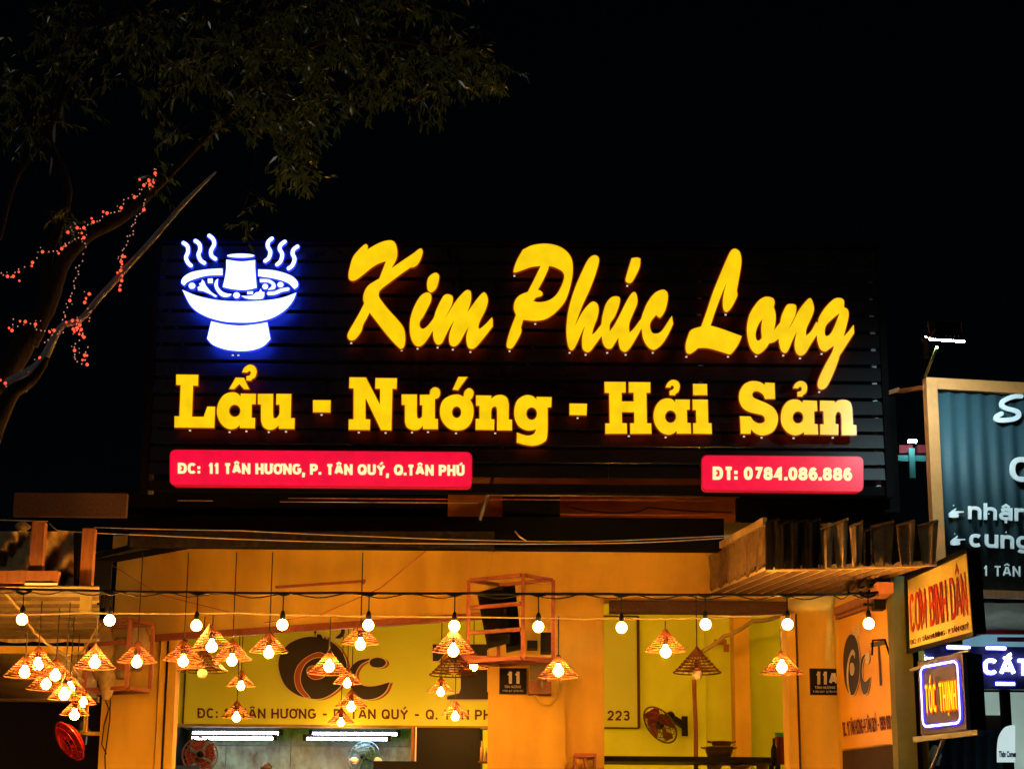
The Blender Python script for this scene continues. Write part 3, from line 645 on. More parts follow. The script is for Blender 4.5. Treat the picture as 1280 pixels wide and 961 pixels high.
letter([SM('1010,158* 1150,159* 1153,270* 1012,270*', A4)], YM)
letter([SM('1005,314* 1157,315* 1162,548* 1194,550* 1199,657* 1012,655* 1012,550* 1043,548* 1040,420* 1007,418*', A4)], YM)
letter([SM('255,122 310,135 347,160* 350,137* 438,140* 443,290* 348,290* 330,250 285,220 245,222 228,250 245,280 300,305 370,335 430,375 467,440 465,520 430,590 370,625 310,632 255,612 215,575* 213,618* 120,617* 112,452* 212,455* 240,495 290,520 335,510 347,480 325,445 270,430 200,412 140,375 107,310 107,230 145,160 200,128', A5)], YM)
letter([SM('620,295 670,302 702,328* 706,304* 837,308* 840,405* 810,407* 813,525* 843,527* 848,625* 717,624* 713,600* 680,622 625,632 560,605 510,540 497,465 512,380 560,315', A5), ell(659, 464, 50, 57, *A5)], YM)
letter([SM('612,188* 635,145 680,122 725,135 745,175 735,230 703,255* 702,268* 654,267* 654,225* 685,215 695,195 683,175 665,182 662,192*', A5)], YM)
letter([SM('866,306* 1003,310* 1003,330* 1040,305 1100,300 1150,322 1168,380* 1175,532* 1206,536* 1210,630* 1070,630* 1067,455 1050,415 1025,415 1010,450* 1010,525* 1038,528* 1038,628* 868,625* 868,528* 902,528* 898,405* 866,403*', A5)], YM)
# hotpot emblem
lg = bpy.data.objects.new('hotpot_emblem', None); COL.objects.link(lg); lg.parent = sg; BASE[lg] = BASE[sg]
lg['label'] = 'white and blue glowing steaming hotpot emblem'
WM = [M['white_face'], M['blue_side'], M['blue_back']]
Z = (220, 285, 7.758); Z2 = (220, 360, 7.758)
def lp(loops, nm='emblem_piece'): return letter(loops, WM, nm, rim=.008, parent=lg)
for t in ('72,145 110,175 117,230 97,285 115,335 145,365', '188,125 225,155 234,210 217,260 240,315 275,340', '322,75 360,110 370,160 340,220 345,270 382,300',
          '930,103 895,135 890,180 915,230 900,290 865,320', '1055,133 1015,165 1005,205 1030,255 1015,320 980,355', '1178,180 1140,210 1130,250 1150,300 1130,360 1092,393'):
    lp([stroke(t, 36, *Z)], 'steam_curl')
lp([ell(628, 269, 132, 19, *Z)])
lp([SM('488,308* 630,325 767,312* 768,400 782,580* 700,598 620,600 530,590 453,572* 475,480 487,400', Z)], 'chimney')
lp([SM('450,393* 450,457* 300,463 180,495 110,525 78,558* 52,530 70,480 150,430 300,402', Z)], 'rim_half')
lp([SM('798,402* 798,467* 950,490 1080,530 1150,592* 1183,560 1170,510 1100,455 950,412', Z)], 'rim_half')
for l in (ell(155, 561, 32, 29, *Z), ell(587, 653, 31, 29, *Z), ell(865, 568, 27, 26, *Z), ell(1013, 550, 29, 26, *Z),
          SM('308,492* 355,490* 355,535* 310,533*', Z), SM('690,617* 747,614* 745,642* 692,642*', Z),
          SM('210,575* 235,560* 225,540* 245,530* 255,500* 275,525 290,560 340,620 398,660* 380,668 330,640 260,610* 215,605*', Z),
          SM('408,492* 405,560 440,610 490,635 540,640* 510,665 450,665 400,620 373,560 385,510', Z),
          SM('632,658* 680,660 740,655 775,625* 805,620* 820,590* 835,620* 857,622* 855,660* 840,685* 760,692 680,682', Z),
          SM('812,495* 900,500 960,540 955,590 890,600* 930,560 900,530 815,525*', Z), stroke('898,634 960,630 1020,605 1085,592', 32, *Z)):
    lp([l], 'food_piece')
lp([SM('62,18* 200,75 400,118 620,130 850,122 1030,95 1167,45* 1130,130 1050,220 920,295 760,330 620,335 450,322 280,270 150,180', Z2)], 'bowl')
lp([SM('342,322* 460,350 620,365 770,352 885,332* 915,495* 850,560 750,600 620,610 480,595 360,550 302,490*', Z2)], 'foot')
# light leaking from the drain holes below the letters
dots = [(439, 429), (502, 438), (547, 434.5), (566, 437), (588, 440), (522, 436), (643, 345), (637, 439), (669, 405), (712, 441), (732, 443.5), (759, 441), (782, 443.5), (816, 441), (784, 357.5), (858, 446), (910, 446), (907, 393.5), (945, 445.5), (979, 444.5), (1000, 448), (1027, 442.5), (1024, 490),
        (237.5, 538), (287, 540), (308, 539), (336, 540), (357.5, 539.5), (402, 518.5), (448.5, 540.5), (482, 541), (515, 540.5), (535, 540), (570, 541.5), (619, 541.5), (722, 522.5), (786, 545), (832, 546.5), (930, 545.5), (952, 547), (992, 547.5), (1041, 547), (291, 444), (298, 444)]
for x, y in dots:
    mb = MB(); c = at(x, y, YF+.02); r = .0055; mb.box(c-V((r*1.3, r, r*.8)), c+V((r*1.3, r, r*.8))); mb.obj('drain_hole', M['dot'], sg)
# red address boxes
def redbox(x0, y0, x1, y1, txt, tq, gap_first):
    sl = .008
    lo = [(x, y+(x-x0)*sl) for x, y in rrect(x0, y0, x1, y1, 6)]
    mb = MB(); L3 = [at(x, y, YF-.02) for x, y in lo]
    mb.poly([L3], (0, .1, 0), side=1, face=0, back=1); mb.tube([q_+V((0, .008, 0)) for q_ in L3], .008, 5, 1, True)
    o = mb.obj('red_lightbox', [M['red_face'], emit('red_box_rim', (.55, 0, .01), 1)], sg)
    for s_, x_, y_, xx, yy in txt:
        gtext(s_, q4(x_, y_, xx, yy, YF-.021, .008), M['cream_face'], 'lettering', o, .25, .004, .10)
redbox(213, 562.5, 589, 605.5, [('ĐC:', 222.5, 578.3, 250, 591.8), ('11 TÂN HƯƠNG, P. TÂN QUÝ, Q.TÂN PHÚ', 260.5, 578.5, 580.5, 592)], 0, 0)
redbox(878, 569.5, 1078.5, 612, [('ĐT:', 891, 583, 921.5, 599.5), ('0784.086.886', 930, 583.3, 1065, 599.7)], 0, 0)

# ================================================================== BEAMS UNDER THE SIGN
st = thing('sign_support_frame', 'black steel beams carrying the big sign above the shop front', 'steel frame', (0, 14.1, 4))
def beam(x0, y0, x1, y1, Y, d, mt='darksteel', nm='beam', par=st):
    mb = MB(); pbox(mb, x0, y0, x1, y1, Y, d); return mb.obj(nm, M[mt], par)
beam(185, 604.5, 1112, 615.5, 14.03, .1)
beam(160, 645, 905, 684, 14.3, .15)
beam(628, 620.5, 700, 644.5, 14.35, .1, nm='plate'); beam(921, 623, 1112, 650, 14.35, .1, nm='plate')
beam(160, 617, 556, 644.5, 14.4, .06, nm='plate')
for a, b, y in ((222, 266, 625.5), (350, 598, 627), (610, 880, 618.5)):
    MB().tube([at(a, y, 14.12), at(b, y+(b-a)*.006, 14.12)], .0028, 5).obj('conduit', M['wire'], st)
for a, b, y in ((360, 900, 622.5), (700, 918, 642.7)):
    MB().tube([at(a, y, 14.10), at(b, y+(b-a)*.006, 14.10)], .0035, 5).obj('conduit', M['brownsteel'], st)
beam(1103, 489, 1122, 640, 14.1, .1, 'darksteel', 'post')
MB().bar(at(1102, 494, 14.05), at(1125, 487, 14.0), .03).bar(at(1125, 489, 14.0), at(1156, 484, 13.4), .03).obj('bracket', M['wood'], st)
# rolled tarpaulin with a sagging hem
t_ = thing('rolled_tarpaulin', 'dark brown tarpaulin with sagging hem hanging below the black beam', 'tarpaulin', at(390, 675, 14.0))
mb = MB(); top = []; bot = []; N = 60
for i in range(N+1):
    x = 162+(618-162)*i/N; yb = 683+(1.5*math.sin(x*.05)+1.2*math.sin(x*.13+1) if x > 380 else 0)+(max(0, (x-560)/58)**1.4*7)
    yt = 664; dy = .02*math.sin(x*.31)+.012*math.sin(x*.9)
    top.append(at(x, yt, 14.02+dy)); bot.append(at(x, yb, 14.0+dy*1.6))
mb.add(top+bot+[p_+V((0, .03, 0)) for p_ in top+bot], [[i, i+1, N+2+i, N+1+i] for i in range(N)]+[[2*N+2+i, 2*N+3+i, 3*N+4+i, 3*N+3+i] for i in range(N)]+[[N+1+i, N+2+i, 3*N+4+i, 3*N+3+i] for i in range(N)])
mb.obj('tarpaulin_sheet', M['canvas_dark'], t_, True)

# ================================================================== CABLES
def catenary(pts, sag=0, n=6):
    out = []
    for i in range(len(pts)-1):
        a, b = V(pts[i]), V(pts[i+1])
        for k in range(n):
            t = k/n; q_ = a.lerp(b, t); q_.z -= sag*4*t*(1-t); out.append(q_)
    out.append(V(pts[-1])); return out
def cable(pts, r, mt, label, cat='cable', sag=.0, name='cable'):
    o = MB().tube(catenary([at(*p_) for p_ in pts], sag), r, 6).obj(name, M[mt], smooth=True); return tag(o, label, cat)
cable([(-20, 768, 13.1), (105, 766, 13.1), (300, 766, 13.1), (412, 769, 13.1), (600, 771, 13.1), (830, 773, 13.1), (978, 768, 13.3)], .006, 'rope', 'tan rope strung across the shop front under the bulb string', 'rope', .004, 'rope')
cable([(-20, 649, 13.4), (60, 651.5, 13.4)], .004, 'wire', 'short pale wire above the left timber post', 'wire', name='wire')
cable([(62, 654, 13.5), (72, 663, 13.5), (180, 668.5, 13.6), (400, 677, 13.6), (620, 679.5, 13.6), (800, 678, 13.6), (920, 671, 13.9)], .0035, 'wire', 'lower thin pale wire sagging across the black beam', 'wire', .004, 'wire')
cable([(118, 659, 13.5), (300, 663, 13.5), (480, 671, 13.5), (620, 675.5, 13.5), (740, 676.5, 13.5), (915, 669, 13.8)], .003, 'wire', 'upper thin pale wire sagging across the black beam', 'wire', .003, 'wire')
cable([(534, 687, 14.6), (475, 735, 14.5), (400, 768, 14.4), (330, 778, 14.4)], .004, 'brownsteel', 'thin brown wire slanting down the orange header', 'wire', .0, 'wire')
cable([(140, 706, 16.4), (200, 743, 16.2), (300, 768, 16)], .004, 'brownsteel', 'thin brown wire slanting from the left corner of the header', 'wire', .0, 'wire')
cable([(120, 662, 13.9), (118, 700, 14.0), (104, 735, 14.0), (100, 742, 14.0)], .006, 'rope', 'pale drain hose hanging down the left wooden post', 'hose', .0, 'hose')
cable([(644, 664, 13.95), (650, 671, 13.9), (658, 676, 13.9)], .006, 'wire', 'short pale cable end poking from the black beam', 'cable', .0, 'cable')
cable([(868, 818, 18.6), (905, 795, 18.8), (940, 776, 19), (978, 768, 19.2)], .022, 'rope', 'bundle of wires slanting over the yellow back wall', 'cable', .02, 'cable')
cable([(712, 633, 15.45), (745, 639, 15.45), (790, 640, 15.45), (810, 634, 15.45), (915, 640, 15.45)], .006, 'cable', 'black cable sagging on the weathered upper wall', 'cable', .01, 'cable')
# white bundle from the left bulb into the left lamp cluster
cable([(-10, 722, 13.0), (25, 763, 13.2), (42, 789, 13.4), (60, 805, 13.8), (83, 820, 14.3), (90, 834, 14.6), (104, 851, 15.0)], .011, 'rope', 'pale wire bundle slanting through the left lamp cluster', 'cable', .0, 'cable')
cable([(84, 819, 14.3), (103, 814, 14.4), (118, 790, 14.5), (126, 778, 14.5)], .008, 'rope', 'pale wire branching up towards the second bulb', 'cable', .0, 'cable')
# metal angle bracket on yellow wall
mb = MB(); a, b, c = at(893, 802, YB-.3), at(908, 802, YB-.3), at(908, 814, YB-.3)
mb.bar(a, b, .05); mb.bar(b+V((0, 0, -.026)), c, .05); tag(mb.obj('angle_bracket', M['wood']), 'small brown angle bracket on the yellow wall behind the rope', 'bracket')
mb = MB(); mb.bar(at(345, 733.5, 15.6), at(455, 726, 15.2), .02); mb.bar(at(453, 726, 15.2), at(456, 727.5, 15.2), .035); tag(mb.obj('steel_rod', M['brownsteel']), 'brown steel rod sticking out over the orange header', 'rod')

# ================================================================== BULB STRING
bs = thing('bulb_string', 'black cable with eleven glowing bare bulbs strung across the shop front', 'string lights', at(640, 742, 12.7))
YC = 12.7
cp = [(-25, 734.5), (100, 737.5), (245, 740), (430, 740.5), (600, 741), (760, 742), (900, 743), (1040, 742.5), (1098, 740)]
c3 = [at(x, y, YC) for x, y in cp]
main = catenary(c3, .004, 6)
MB().tube(main, .0095, 6).obj('cable', M['cable'], bs, True)
# second thinner wire wound round it
wv = []
for i, q_ in enumerate(catenary(c3, .004, 16)): wv.append(q_+V((0, .008*math.sin(i*1.7)-.004, -.018+.014*math.cos(i*.9))))
MB().tube(wv, .0045, 5).obj('feed_wire', M['cable'], bs, True)
bulb_prof = [(.0, -.037), (.014, -.034), (.026, -.027), (.034, -.014), (.037, 0), (.034, .014), (.026, .025), (.016, .033), (.013, .038)]
bx = [(27.5, 774), (137, 775), (245.5, 781.5), (353, 780.5), (460.5, 781), (568, 782), (673, 783), (777, 784), (882, 780), (984.5, 780), (1086, 779)]
bulb_me = sock_me = None
for x, y in bx:
    c = at(x, y, YC); ytop = 739+x*.004+1
    zt = at(x, ytop, YC).z
    if bulb_me is None:
        base_c = c
        bo = MB().lathe([(r_, z_) for r_, z_ in bulb_prof], c, 14).obj('bulb', M['bulb_small'], bs, True); bulb_me = bo.data
        so_ = MB().lathe([(.0, .032), (.017, .034), (.019, .06), (.013, .085), (.006, .095)], c, 10).obj('socket', M['black'], bs); sock_me = so_.data
    else:
        for me, nm in ((bulb_me, 'bulb'), (sock_me, 'socket')):
            o = bpy.data.objects.new(nm, me); COL.objects.link(o); o.parent = bs; o.location = c-base_c; BASE[o] = BASE[bs]
    MB().tube([c+V((0, 0, .09)), V((c.x, c.y, zt))], .0045, 5).tube([V((c.x-.05, c.y, zt+.005)), V((c.x, c.y, zt-.012)), V((c.x+.05, c.y, zt+.005))], .011, 5).obj('drop_wire', M['cable'], bs)

# ================================================================== RATTAN PENDANT LAMPS
def shade_mesh():
    mb = MB(); R0, Hh = 1.0, 1.1             # unit radius cone, height 1.1
    nb = 20
    def prof(t): return R0*(.035+.965*t**1.06)      # t 0 apex .. 1 rim
    def pt(a, t, o=0): r_ = prof(t)+o; return V((r_*math.cos(a), r_*math.sin(a), Hh*(1-t)))
    # tightly woven upper cap
    n = 24; ts = [0, .1, .2, .3, .38]
    vs = [pt(2*math.pi*k/n, t) for t in ts for k in range(n)]
    mb.add(vs, [[i*n+k, i*n+(k+1) % n, (i+1)*n+(k+1) % n, (i+1)*n+k] for i in range(len(ts)-1) for k in range(n)])
    # flat bands with gaps lower down
    bands = [(.42, .475), (.53, .585), (.64, .695), (.75, .805), (.86, .915)]
    for j, (a, b) in enumerate(bands):
        n = 30; vs = []
        for k in range(n):
            an = 2*math.pi*k/n; w_ = .022*(1 if (k+j) % 2 else -1)
            for t in (a, b): vs.append(pt(an, t, w_)); vs.append(pt(an, t, w_-.012))
        fs = []
        for k in range(n):
            q_ = (k+1) % n; fs += [[k*4, q_*4, q_*4+2, k*4+2], [k*4+1, k*4+3, q_*4+3, q_*4+1], [k*4, k*4+1, q_*4+1, q_*4], [k*4+2, q_*4+2, q_*4+3, k*4+3]]
        mb.add(vs, fs)
    for k in range(nb):
        an = 2*math.pi*(k+.5)/nb; d = V((-math.sin(an), math.cos(an), 0))*.016
        for a, b in ((.36, .68), (.68, 1.0)):
            p0, p1 = pt(an, a), pt(an, b); mb.add([p0-d, p0+d, p1+d, p1-d], [[0, 1, 2, 3]])
    rim = [pt(2*math.pi*k/32, 1.0) for k in range(32)]
    mb.tube(rim, .03, 6, closed=True)
    return mb
LP = None
def lamp(px, ybase, hw, byo, lit, label, up=None, rad=.14, tilt=0, h=1.0):
    """px centre, ybase rim pixel row, hw half width px, byo bulb centre below(+)/above(-) the rim in px"""
    global LP
    if hw < 20.6: rad = .115 if px < 125 else .135
    elif rad == .14 and up is None: rad = .125
    Y = rad*2400/hw
    for _ in range(4): Y *= (rad*scale_at(px, ybase, Y))/hw
    c = at(px, ybase, Y)
    nm = 'rattan_pendant_lamp'
    t = bpy.data.objects.new(nm, None); COL.objects.link(t); t.location = c; t.empty_display_size = .1
    tag(t, label, 'pendant lamp', 'rattan cone pendant lamps over the shop front'); BASE[t] = c
    if LP is None:
        LP = {}
        for k_, mb_, mt_ in (('shade', shade_mesh(), M['rattan']),
                             ('bulb', MB().lathe([(0, -.037), (.015, -.034), (.027, -.026), (.035, -.013), (.038, 0), (.035, .013), (.027, .025), (.018, .034), (.015, .05)], n=16), M['bulb']),
                             ('socket', MB().lathe([(.016, .05), (.02, .052), (.022, .09), (.012, .11), (.0, .112)], n=10), M['black']),
                             ('cord', MB().tube([(0, 0, 0), (0, 0, 1)], .0045, 5), M['cable'])):
            o_ = mb_.obj(k_, mt_, smooth=(k_ == 'bulb')); LP[k_] = o_.data; bpy.data.objects.remove(o_)
        dm = LP['bulb'].copy(); dm.materials.clear(); dm.materials.append(M['dead_bulb']); LP['dead'] = dm
    s = 1/scale_at(px, ybase, Y)
    for k_ in ('shade', 'bulb', 'socket', 'cord'):
        o_ = bpy.data.objects.new(k_, LP['dead'] if (k_ == 'bulb' and not lit) else LP[k_]); COL.objects.link(o_); o_.parent = t
        if k_ == 'shade': o_.scale = (rad, rad, rad*h); o_.rotation_euler = (R(tilt), R(tilt*.7), random.random()*6)
        elif k_ in ('bulb', 'socket'): o_.location = (0, 0, -byo*s)
        else:
            z0 = rad*1.1*h-.01; zt = (at(px, up, Y).z if up else (3.5 if px < 125 else 4.6))-c.z
            o_.location = (0, 0, z0); o_.scale = (1, 1, max(.05, zt-z0))
L = lamp
L(30.5, 845, 26, -5, 1, 'lit rattan cone lamp at far left front of the left cluster', 790)
L(47, 831, 22.5, 0, 1, 'lit rattan cone lamp overlapping behind the far left lamp, highest of its cluster')
L(69, 845, 22, -1, 1, 'lit rattan cone lamp second of the rear row in the left cluster')
L(57, 861, 24, -6, 1, 'lit rattan cone lamp second of the front row in the left cluster', 815)
L(87, 862, 19.5, -2, 1, 'lit rattan cone lamp third of the rear row in the left cluster')
L(80, 873, 20.5, -5, 1, 'lit rattan cone lamp third of the front row in the left cluster')
L(104, 879, 16.5, -1, 1, 'small lit rattan cone lamp rearmost right in the left cluster')
L(93, 892.5, 18.5, 1, 1, 'lit rattan cone lamp lowest of the left cluster above the red fan')
L(118, 834, 26.5, -6, 1, 'lit rattan cone lamp right of the left cluster before the left wire cage', 770)
L(171, 826.5, 24.5, 1, 1, 'lit rattan cone lamp hanging before the orange wall left of the door jamb', 690)
L(229, 824.5, 24.5, 2, 1, 'lit rattan cone lamp in front of the door jamb, left of four bunched shades', 690)
L(264.5, 809, 26.5, -1, 1, 'lit rattan cone lamp topmost of the bunch left of the black circle', 768, tilt=6)
L(253, 838, 31, 3, 0, 'large unlit dark rattan shade lowest of the bunch left of the black circle', 770, rad=.18, h=.85)
L(290, 823.5, 24, 2, 1, 'lit rattan cone lamp right of the bunch left of the black circle', 690)
L(336, 814, 24, 2, 1, 'lit rattan cone lamp just left of the big black circle on the banner', 690)
L(301, 856.5, 17.8, 1, 1, 'small lit rattan lamp midway below the bunch left of the black circle')
L(295.5, 896, 19, .5, 1, 'small lit rattan lamp covering the house number of the banner address')
L(411, 841, 26, -8, 1, 'lit rattan cone lamp in front of the big black circle', 771)
L(450.5, 803.5, 24, 2, 1, 'lit rattan cone lamp over the top right of the black circle', 690)
L(434, 853.5, 18, .5, 1, 'small lit rattan lamp at the right edge of the black circle')
L(439, 882, 19.5, 1.5, 1, 'small lit rattan lamp beneath the one at the right edge of the black circle')
L(426, 902.5, 16.5, .5, 1, 'smallest low lit rattan lamp just above the right kitchen tubes')
L(566.5, 813.5, 26.5, 0, 1, 'lit rattan cone lamp beside the speaker cage, topmost of that bunch', 786)
L(567, 843, 30, -6, 0, 'large unlit rattan shade under the topmost lamp beside the speaker cage', 800, rad=.18, h=.95)
L(592, 834, 19, -1, 1, 'lit rattan lamp half hidden behind the speaker cage bottom rail')
L(551, 864.5, 17.2, .5, 1, 'small lit rattan lamp left of the black capital T on the banner')
L(569, 893.5, 17.2, 2, 1, 'small lit rattan lamp covering the address under the black capital T')
L(698, 845.5, 25.5, -7, 1, 'lit rattan cone lamp hanging before the column beside the meter box', 770)
L(832, 812.8, 25.5, 2, 1, 'lit rattan cone lamp over the green wall left of the unlit big shade', 776)
L(871.5, 840, 29.5, 3, 0, 'large unlit brown rattan shade above the thin pole in the right bay', 745, rad=.17)
L(977.5, 841, 26, -7, 1, 'lit rattan cone lamp beside the right pier', 785)
for i_, (x_, y_, z_) in enumerate(((1.55, 16.6, 4.05), (2.15, 17.6, 4.15), (.95, 17.2, 4.1))):  # added unseen bulbs that brighten the back rooms
    t = thing('added_fill_bulb', ['added unseen fill bulb behind the dark lintel of the right bay', 'rear added unseen fill bulb behind the dark lintel of the right bay', 'added unseen fill bulb behind the column in the right bay', 'added unseen fill bulb behind the orange header of the left bay'][i_], 'lamp', (x_, y_, z_))
    for k_ in ('bulb', 'socket'):
        o_ = bpy.data.objects.new(k_, LP[k_]); COL.objects.link(o_); o_.parent = t; BASE[o_] = V((x_, y_, z_))
    o_ = bpy.data.objects.new('cord', LP['cord']); COL.objects.link(o_); o_.parent = t; o_.location = (0, 0, .09); o_.scale = (1, 1, 4.6-z_-.09)
# pole below the unlit shade
cable([(867.5, 849, 17), (868, 870, 17), (869.5, 905, 17), (870, 961, 17), (870, 1300, 17)], .022, 'wood', 'thin bent wooden pole standing in the right bay', 'pole', 0, 'pole')

# ================================================================== CAGE WITH SPEAKERS
def cage(near, left, right, ytop, ybot, Yn, Yl, Yr, label, rungs, w_=.028):
    a = at(near, ytop, Yn); b = at(left, ytop, Yl); c = at(right, ytop, Yr)
    zt = a.z; zb_ = at(near, ybot, Yn).z
    b.z = c.z = zt; d = b+c-a
    t = thing('wire_cage', label, 'cage', V((a.x, a.y, zb_)))
    dn = lambda p_, z: V((p_.x, p_.y, z))
    for p_ in (a, b, c, d): MB().bar(dn(p_, zb_), dn(p_, zt), w_).obj('upright', M['brownsteel'], t)
    for z in (zb_, zt):
        for p_, q_ in ((a, b), (a, c), (b, d), (c, d)):
            e = (q_-p_).normalized()*w_*.55; MB().bar(dn(p_+e, z), dn(q_-e, z), w_*1.1, w_*.9).obj('rail', M['brownsteel'], t)
    for y in rungs:
        z = at(near, y, Yn).z; MB().bar(dn(a, z)+(b-a).normalized()*w_*.6-V((0, .004, 0)), dn(b, z)-(b-a).normalized()*w_*.6-V((0, .004, 0)), w_*.8, w_).obj('rung', M['brownsteel'], t)
    return t, a, b, c, d, zb_, zt
cage(654, 586, 691.5, 718.5, 822, 14.15, 14.42, 14.38, 'red brown steel cage holding two black speakers on the column', (754, 786))
mb = MB(); mb.bar(at(575, 823, 14.5), at(700, 826, 14.4), .05, .05); tag(mb.obj('steel_bracket_rail', M['brownsteel']), 'long brown rail under the speaker cage', 'rail')
def speaker(c4, Y, d, label):
    t = thing('speaker', label, 'speaker', at(*c4[3], Y))
    q_ = [at(x, y, Y) for x, y in c4]
    MB().hexa([q_[3], q_[2], q_[1], q_[0]], (0, d, .02)).obj('cabinet', M['black'], t)
    cx = sum((p_ for p_ in q_), V((0, 0, 0)))/4; gq = [cx+(p_-cx)*.86-V((0, .008, 0)) for p_ in q_]
    gm = MB()
    n = 13
    for i in range(n):
        f = (i+.5)/n; a = gq[0].lerp(gq[1], f); b = gq[3].lerp(gq[2], f); gm.bar(a, b, .006, .006)
    gm.obj('grille', M['darksteel'], t)
    pm = MB(); e = gq[3].lerp(gq[2], .45).lerp(gq[0].lerp(gq[1], .45), .25); pm.bar(e, e+V((.03, 0, .003)), .006, .01); pm.obj('badge', M['white'], t)
speaker([(596, 740), (629, 731.5), (638, 803), (609, 810)], 14.42, .2, 'left black speaker tilted forward inside the steel cage')
speaker([(626, 731), (643.5, 729), (653, 811), (633, 815)], 14.64, .2, 'right narrower black speaker leaning inside the steel cage')
mb = MB(); pbox(mb, 659, 800, 672, 810, 14.75, .15); tag(mb.obj('junction_box', M['black']), 'small black box on the column behind the cage', 'box')
mb = MB(); pbox(mb, 676, 790, 689, 814, 14.7, .2); tag(mb.obj('small_speaker', M['black']), 'small black box speaker at the right side of the cage', 'speaker')
# left cage full of cloth bundles
tc_, a, b, c, d, zb_, zt = cage(163, 110, 192, 774, 859, 15.9, 16.15, 16.2, 'brown steel cage with cloth bundles on the left orange wall', (802, 833), .032)
def bundle(px, py, Y, w_, h_, label, mt='canvas'):
    mb = MB(); c_ = at(px, py, Y); pts = []; n = 14; rr = random.Random(int(px*7))
    for i in range(7):
        t = i/6; r_ = w_*math.sin(math.pi*min(.95, max(.08, t)))**.6
        pts += [c_+V((r_*math.cos(2*math.pi*k/n)*(1+rr.uniform(-.22, .22)), r_*.7*math.sin(2*math.pi*k/n)*(1+rr.uniform(-.2, .2)), (t-.5)*h_)) for k in range(n)]
    mb.add(pts, [[i*n+k, i*n+(k+1) % n, (i+1)*n+(k+1) % n, (i+1)*n+k] for i in range(6) for k in range(n)]+[list(range(n)), list(range(6*n, 7*n))])
    return tag(mb.obj('cloth_bundle', M[mt], smooth=True), label, 'bundle')
bundle(127, 812, 16.2, .1, .5, 'tall dusty cloth bundle at the left in the left cage')
bundle(150, 822, 16.3, .12, .35, 'brown cloth bundle in the middle of the left cage', 'tarp')
bundle(172, 806, 16.35, .09, .45, 'pale cloth bundle at the right in the left cage', 'canvas')
bundle(134, 853, 16.0, .07, .28, 'small crumpled bundle hanging out below the left cage')
mb = MB()
mb.tube([at(128, 868, 16.7), at(136, 885, 16.7), at(130, 905, 16.7), at(127, 930, 16.7), at(133, 942, 16.7)], .006, 5)
tag(mb.obj('loose_cable', M['cable']), 'loose black cable running down the left orange wall', 'cable')
mb = MB(); mb.tube([at(138, 865, 16.7), at(137, 900, 16.7), at(131, 945, 16.7), at(132, 975, 16.7)], .006, 5)
tag(mb.obj('loose_cable', M['cable']), 'second loose cable hanging straighter down the left orange wall', 'cable')

# house number plates
def plate(x0, y0, x1, y1, Y, num, label, nq):
    t = thing('house_number_plate', label, 'number plate', at(x0, y1, Y))
    mb = MB(); pbox(mb, x0, y0, x1, y1, Y, .012); mb.obj('plate', M['black'], t)
    mb = MB(); X0, X1, Z0, Z1 = prect(x0, y0, x1, y1, Y)
    for a_, b_ in (((X0, Z0), (X1, Z0)), ((X1, Z0), (X1, Z1)), ((X1, Z1), (X0, Z1)), ((X0, Z1), (X0, Z0))): mb.bar((a_[0], Y-.002, a_[1]), (b_[0], Y-.002, b_[1]), .006, .006)
    mb.obj('edge', M['rust'], t)
    gtext(num, q4(*nq, Y-.002, .004), M['pale_print'], 'number', t, .26, .004, .2)
    text('TÂN HƯƠNG', q4(x0+6, y1-11.5, x1-7, y1-7.5, Y-.002, .004), M['pale_print'], 'small_print', t, .01)
    text('P.TÂN QUÝ  Q.TÂN PHÚ', q4(x0+4, y1-5.8, x1-4, y1-2.4, Y-.002, .004), M['pale_print'], 'small_print', t, .0)
plate(624.5, 835, 658, 867, 14.985, '11', 'black house number plate reading 11 on the column', (634, 839, 650, 854))
plate(1012.5, 835.5, 1051, 868, 15.06, '11A', 'black house number plate reading 11A on the right pier', (1020, 839, 1047, 855))
# meter box
mt_ = thing('electric_meter', 'electric meter box with curled conduit on the column beside the number plate', 'meter', at(675, 866, 14.9))
mb = MB(); pbox(mb, 662, 830, 684, 850, 14.88, .1); mb.obj('meter_glass', M['tarp'], mt_)
mb = MB(); pbox(mb, 661, 851, 689, 867, 14.85, .13); mb.obj('meter_case', M['wood'], mt_)
mb = MB(); pbox(mb, 676, 846, 680, 862, 14.82, .03); mb.obj('switch', M['brass'], mt_)
pth = [at(*p_, 14.93) for p_ in ((700, 846), (701, 856), (697, 870), (688, 880), (680, 880), (672, 872), (668, 867))]
MB().tube(catenary(pth, 0, 3), .014, 6).obj('conduit_loop', M['plaster'], mt_, True)

# ================================================================== LEFT NEIGHBOUR AWNING
def corr(c4, n, amp, wavedir, thick=.006, sub=4, rib=False):
    """corrugated sheet over quad c4 = TL,TR,BR,BL; waves run along TL->TR, ridges TL->BL"""
    mb = MB(); TL, TR, BR, BL = c4; N_ = n*sub; nv = V(wavedir)
    rows_ = []
    for j in range(2):
        row = []
        for i in range(N_+1):
            f = i/N_; p_ = (TL.lerp(TR, f) if j == 0 else BL.lerp(BR, f))+nv*amp*(math.sin(2*math.pi*i/sub+.4) if not rib else (-1, -1, -1, 1, .4, -1)[i % 6]); row.append(p_)
        rows_.append(row)
    vs = rows_[0]+rows_[1]; k = N_+1
    th = nv*thick; vs2 = vs+[p_+th for p_ in vs]
    fs = [[i, i+1, k+i+1, k+i] for i in range(N_)]+[[2*k+i, 3*k+i, 3*k+i+1, 2*k+i+1] for i in range(N_)]
    fs += [[i, 2*k+i, 2*k+i+1, i+1] for i in range(N_)]+[[k+i, k+i+1, 3*k+i+1, 3*k+i] for i in range(N_)]
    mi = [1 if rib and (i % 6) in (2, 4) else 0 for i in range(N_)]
    mb.add(vs2, fs); mb.m = mi+mi+[0]*(2*N_); return mb
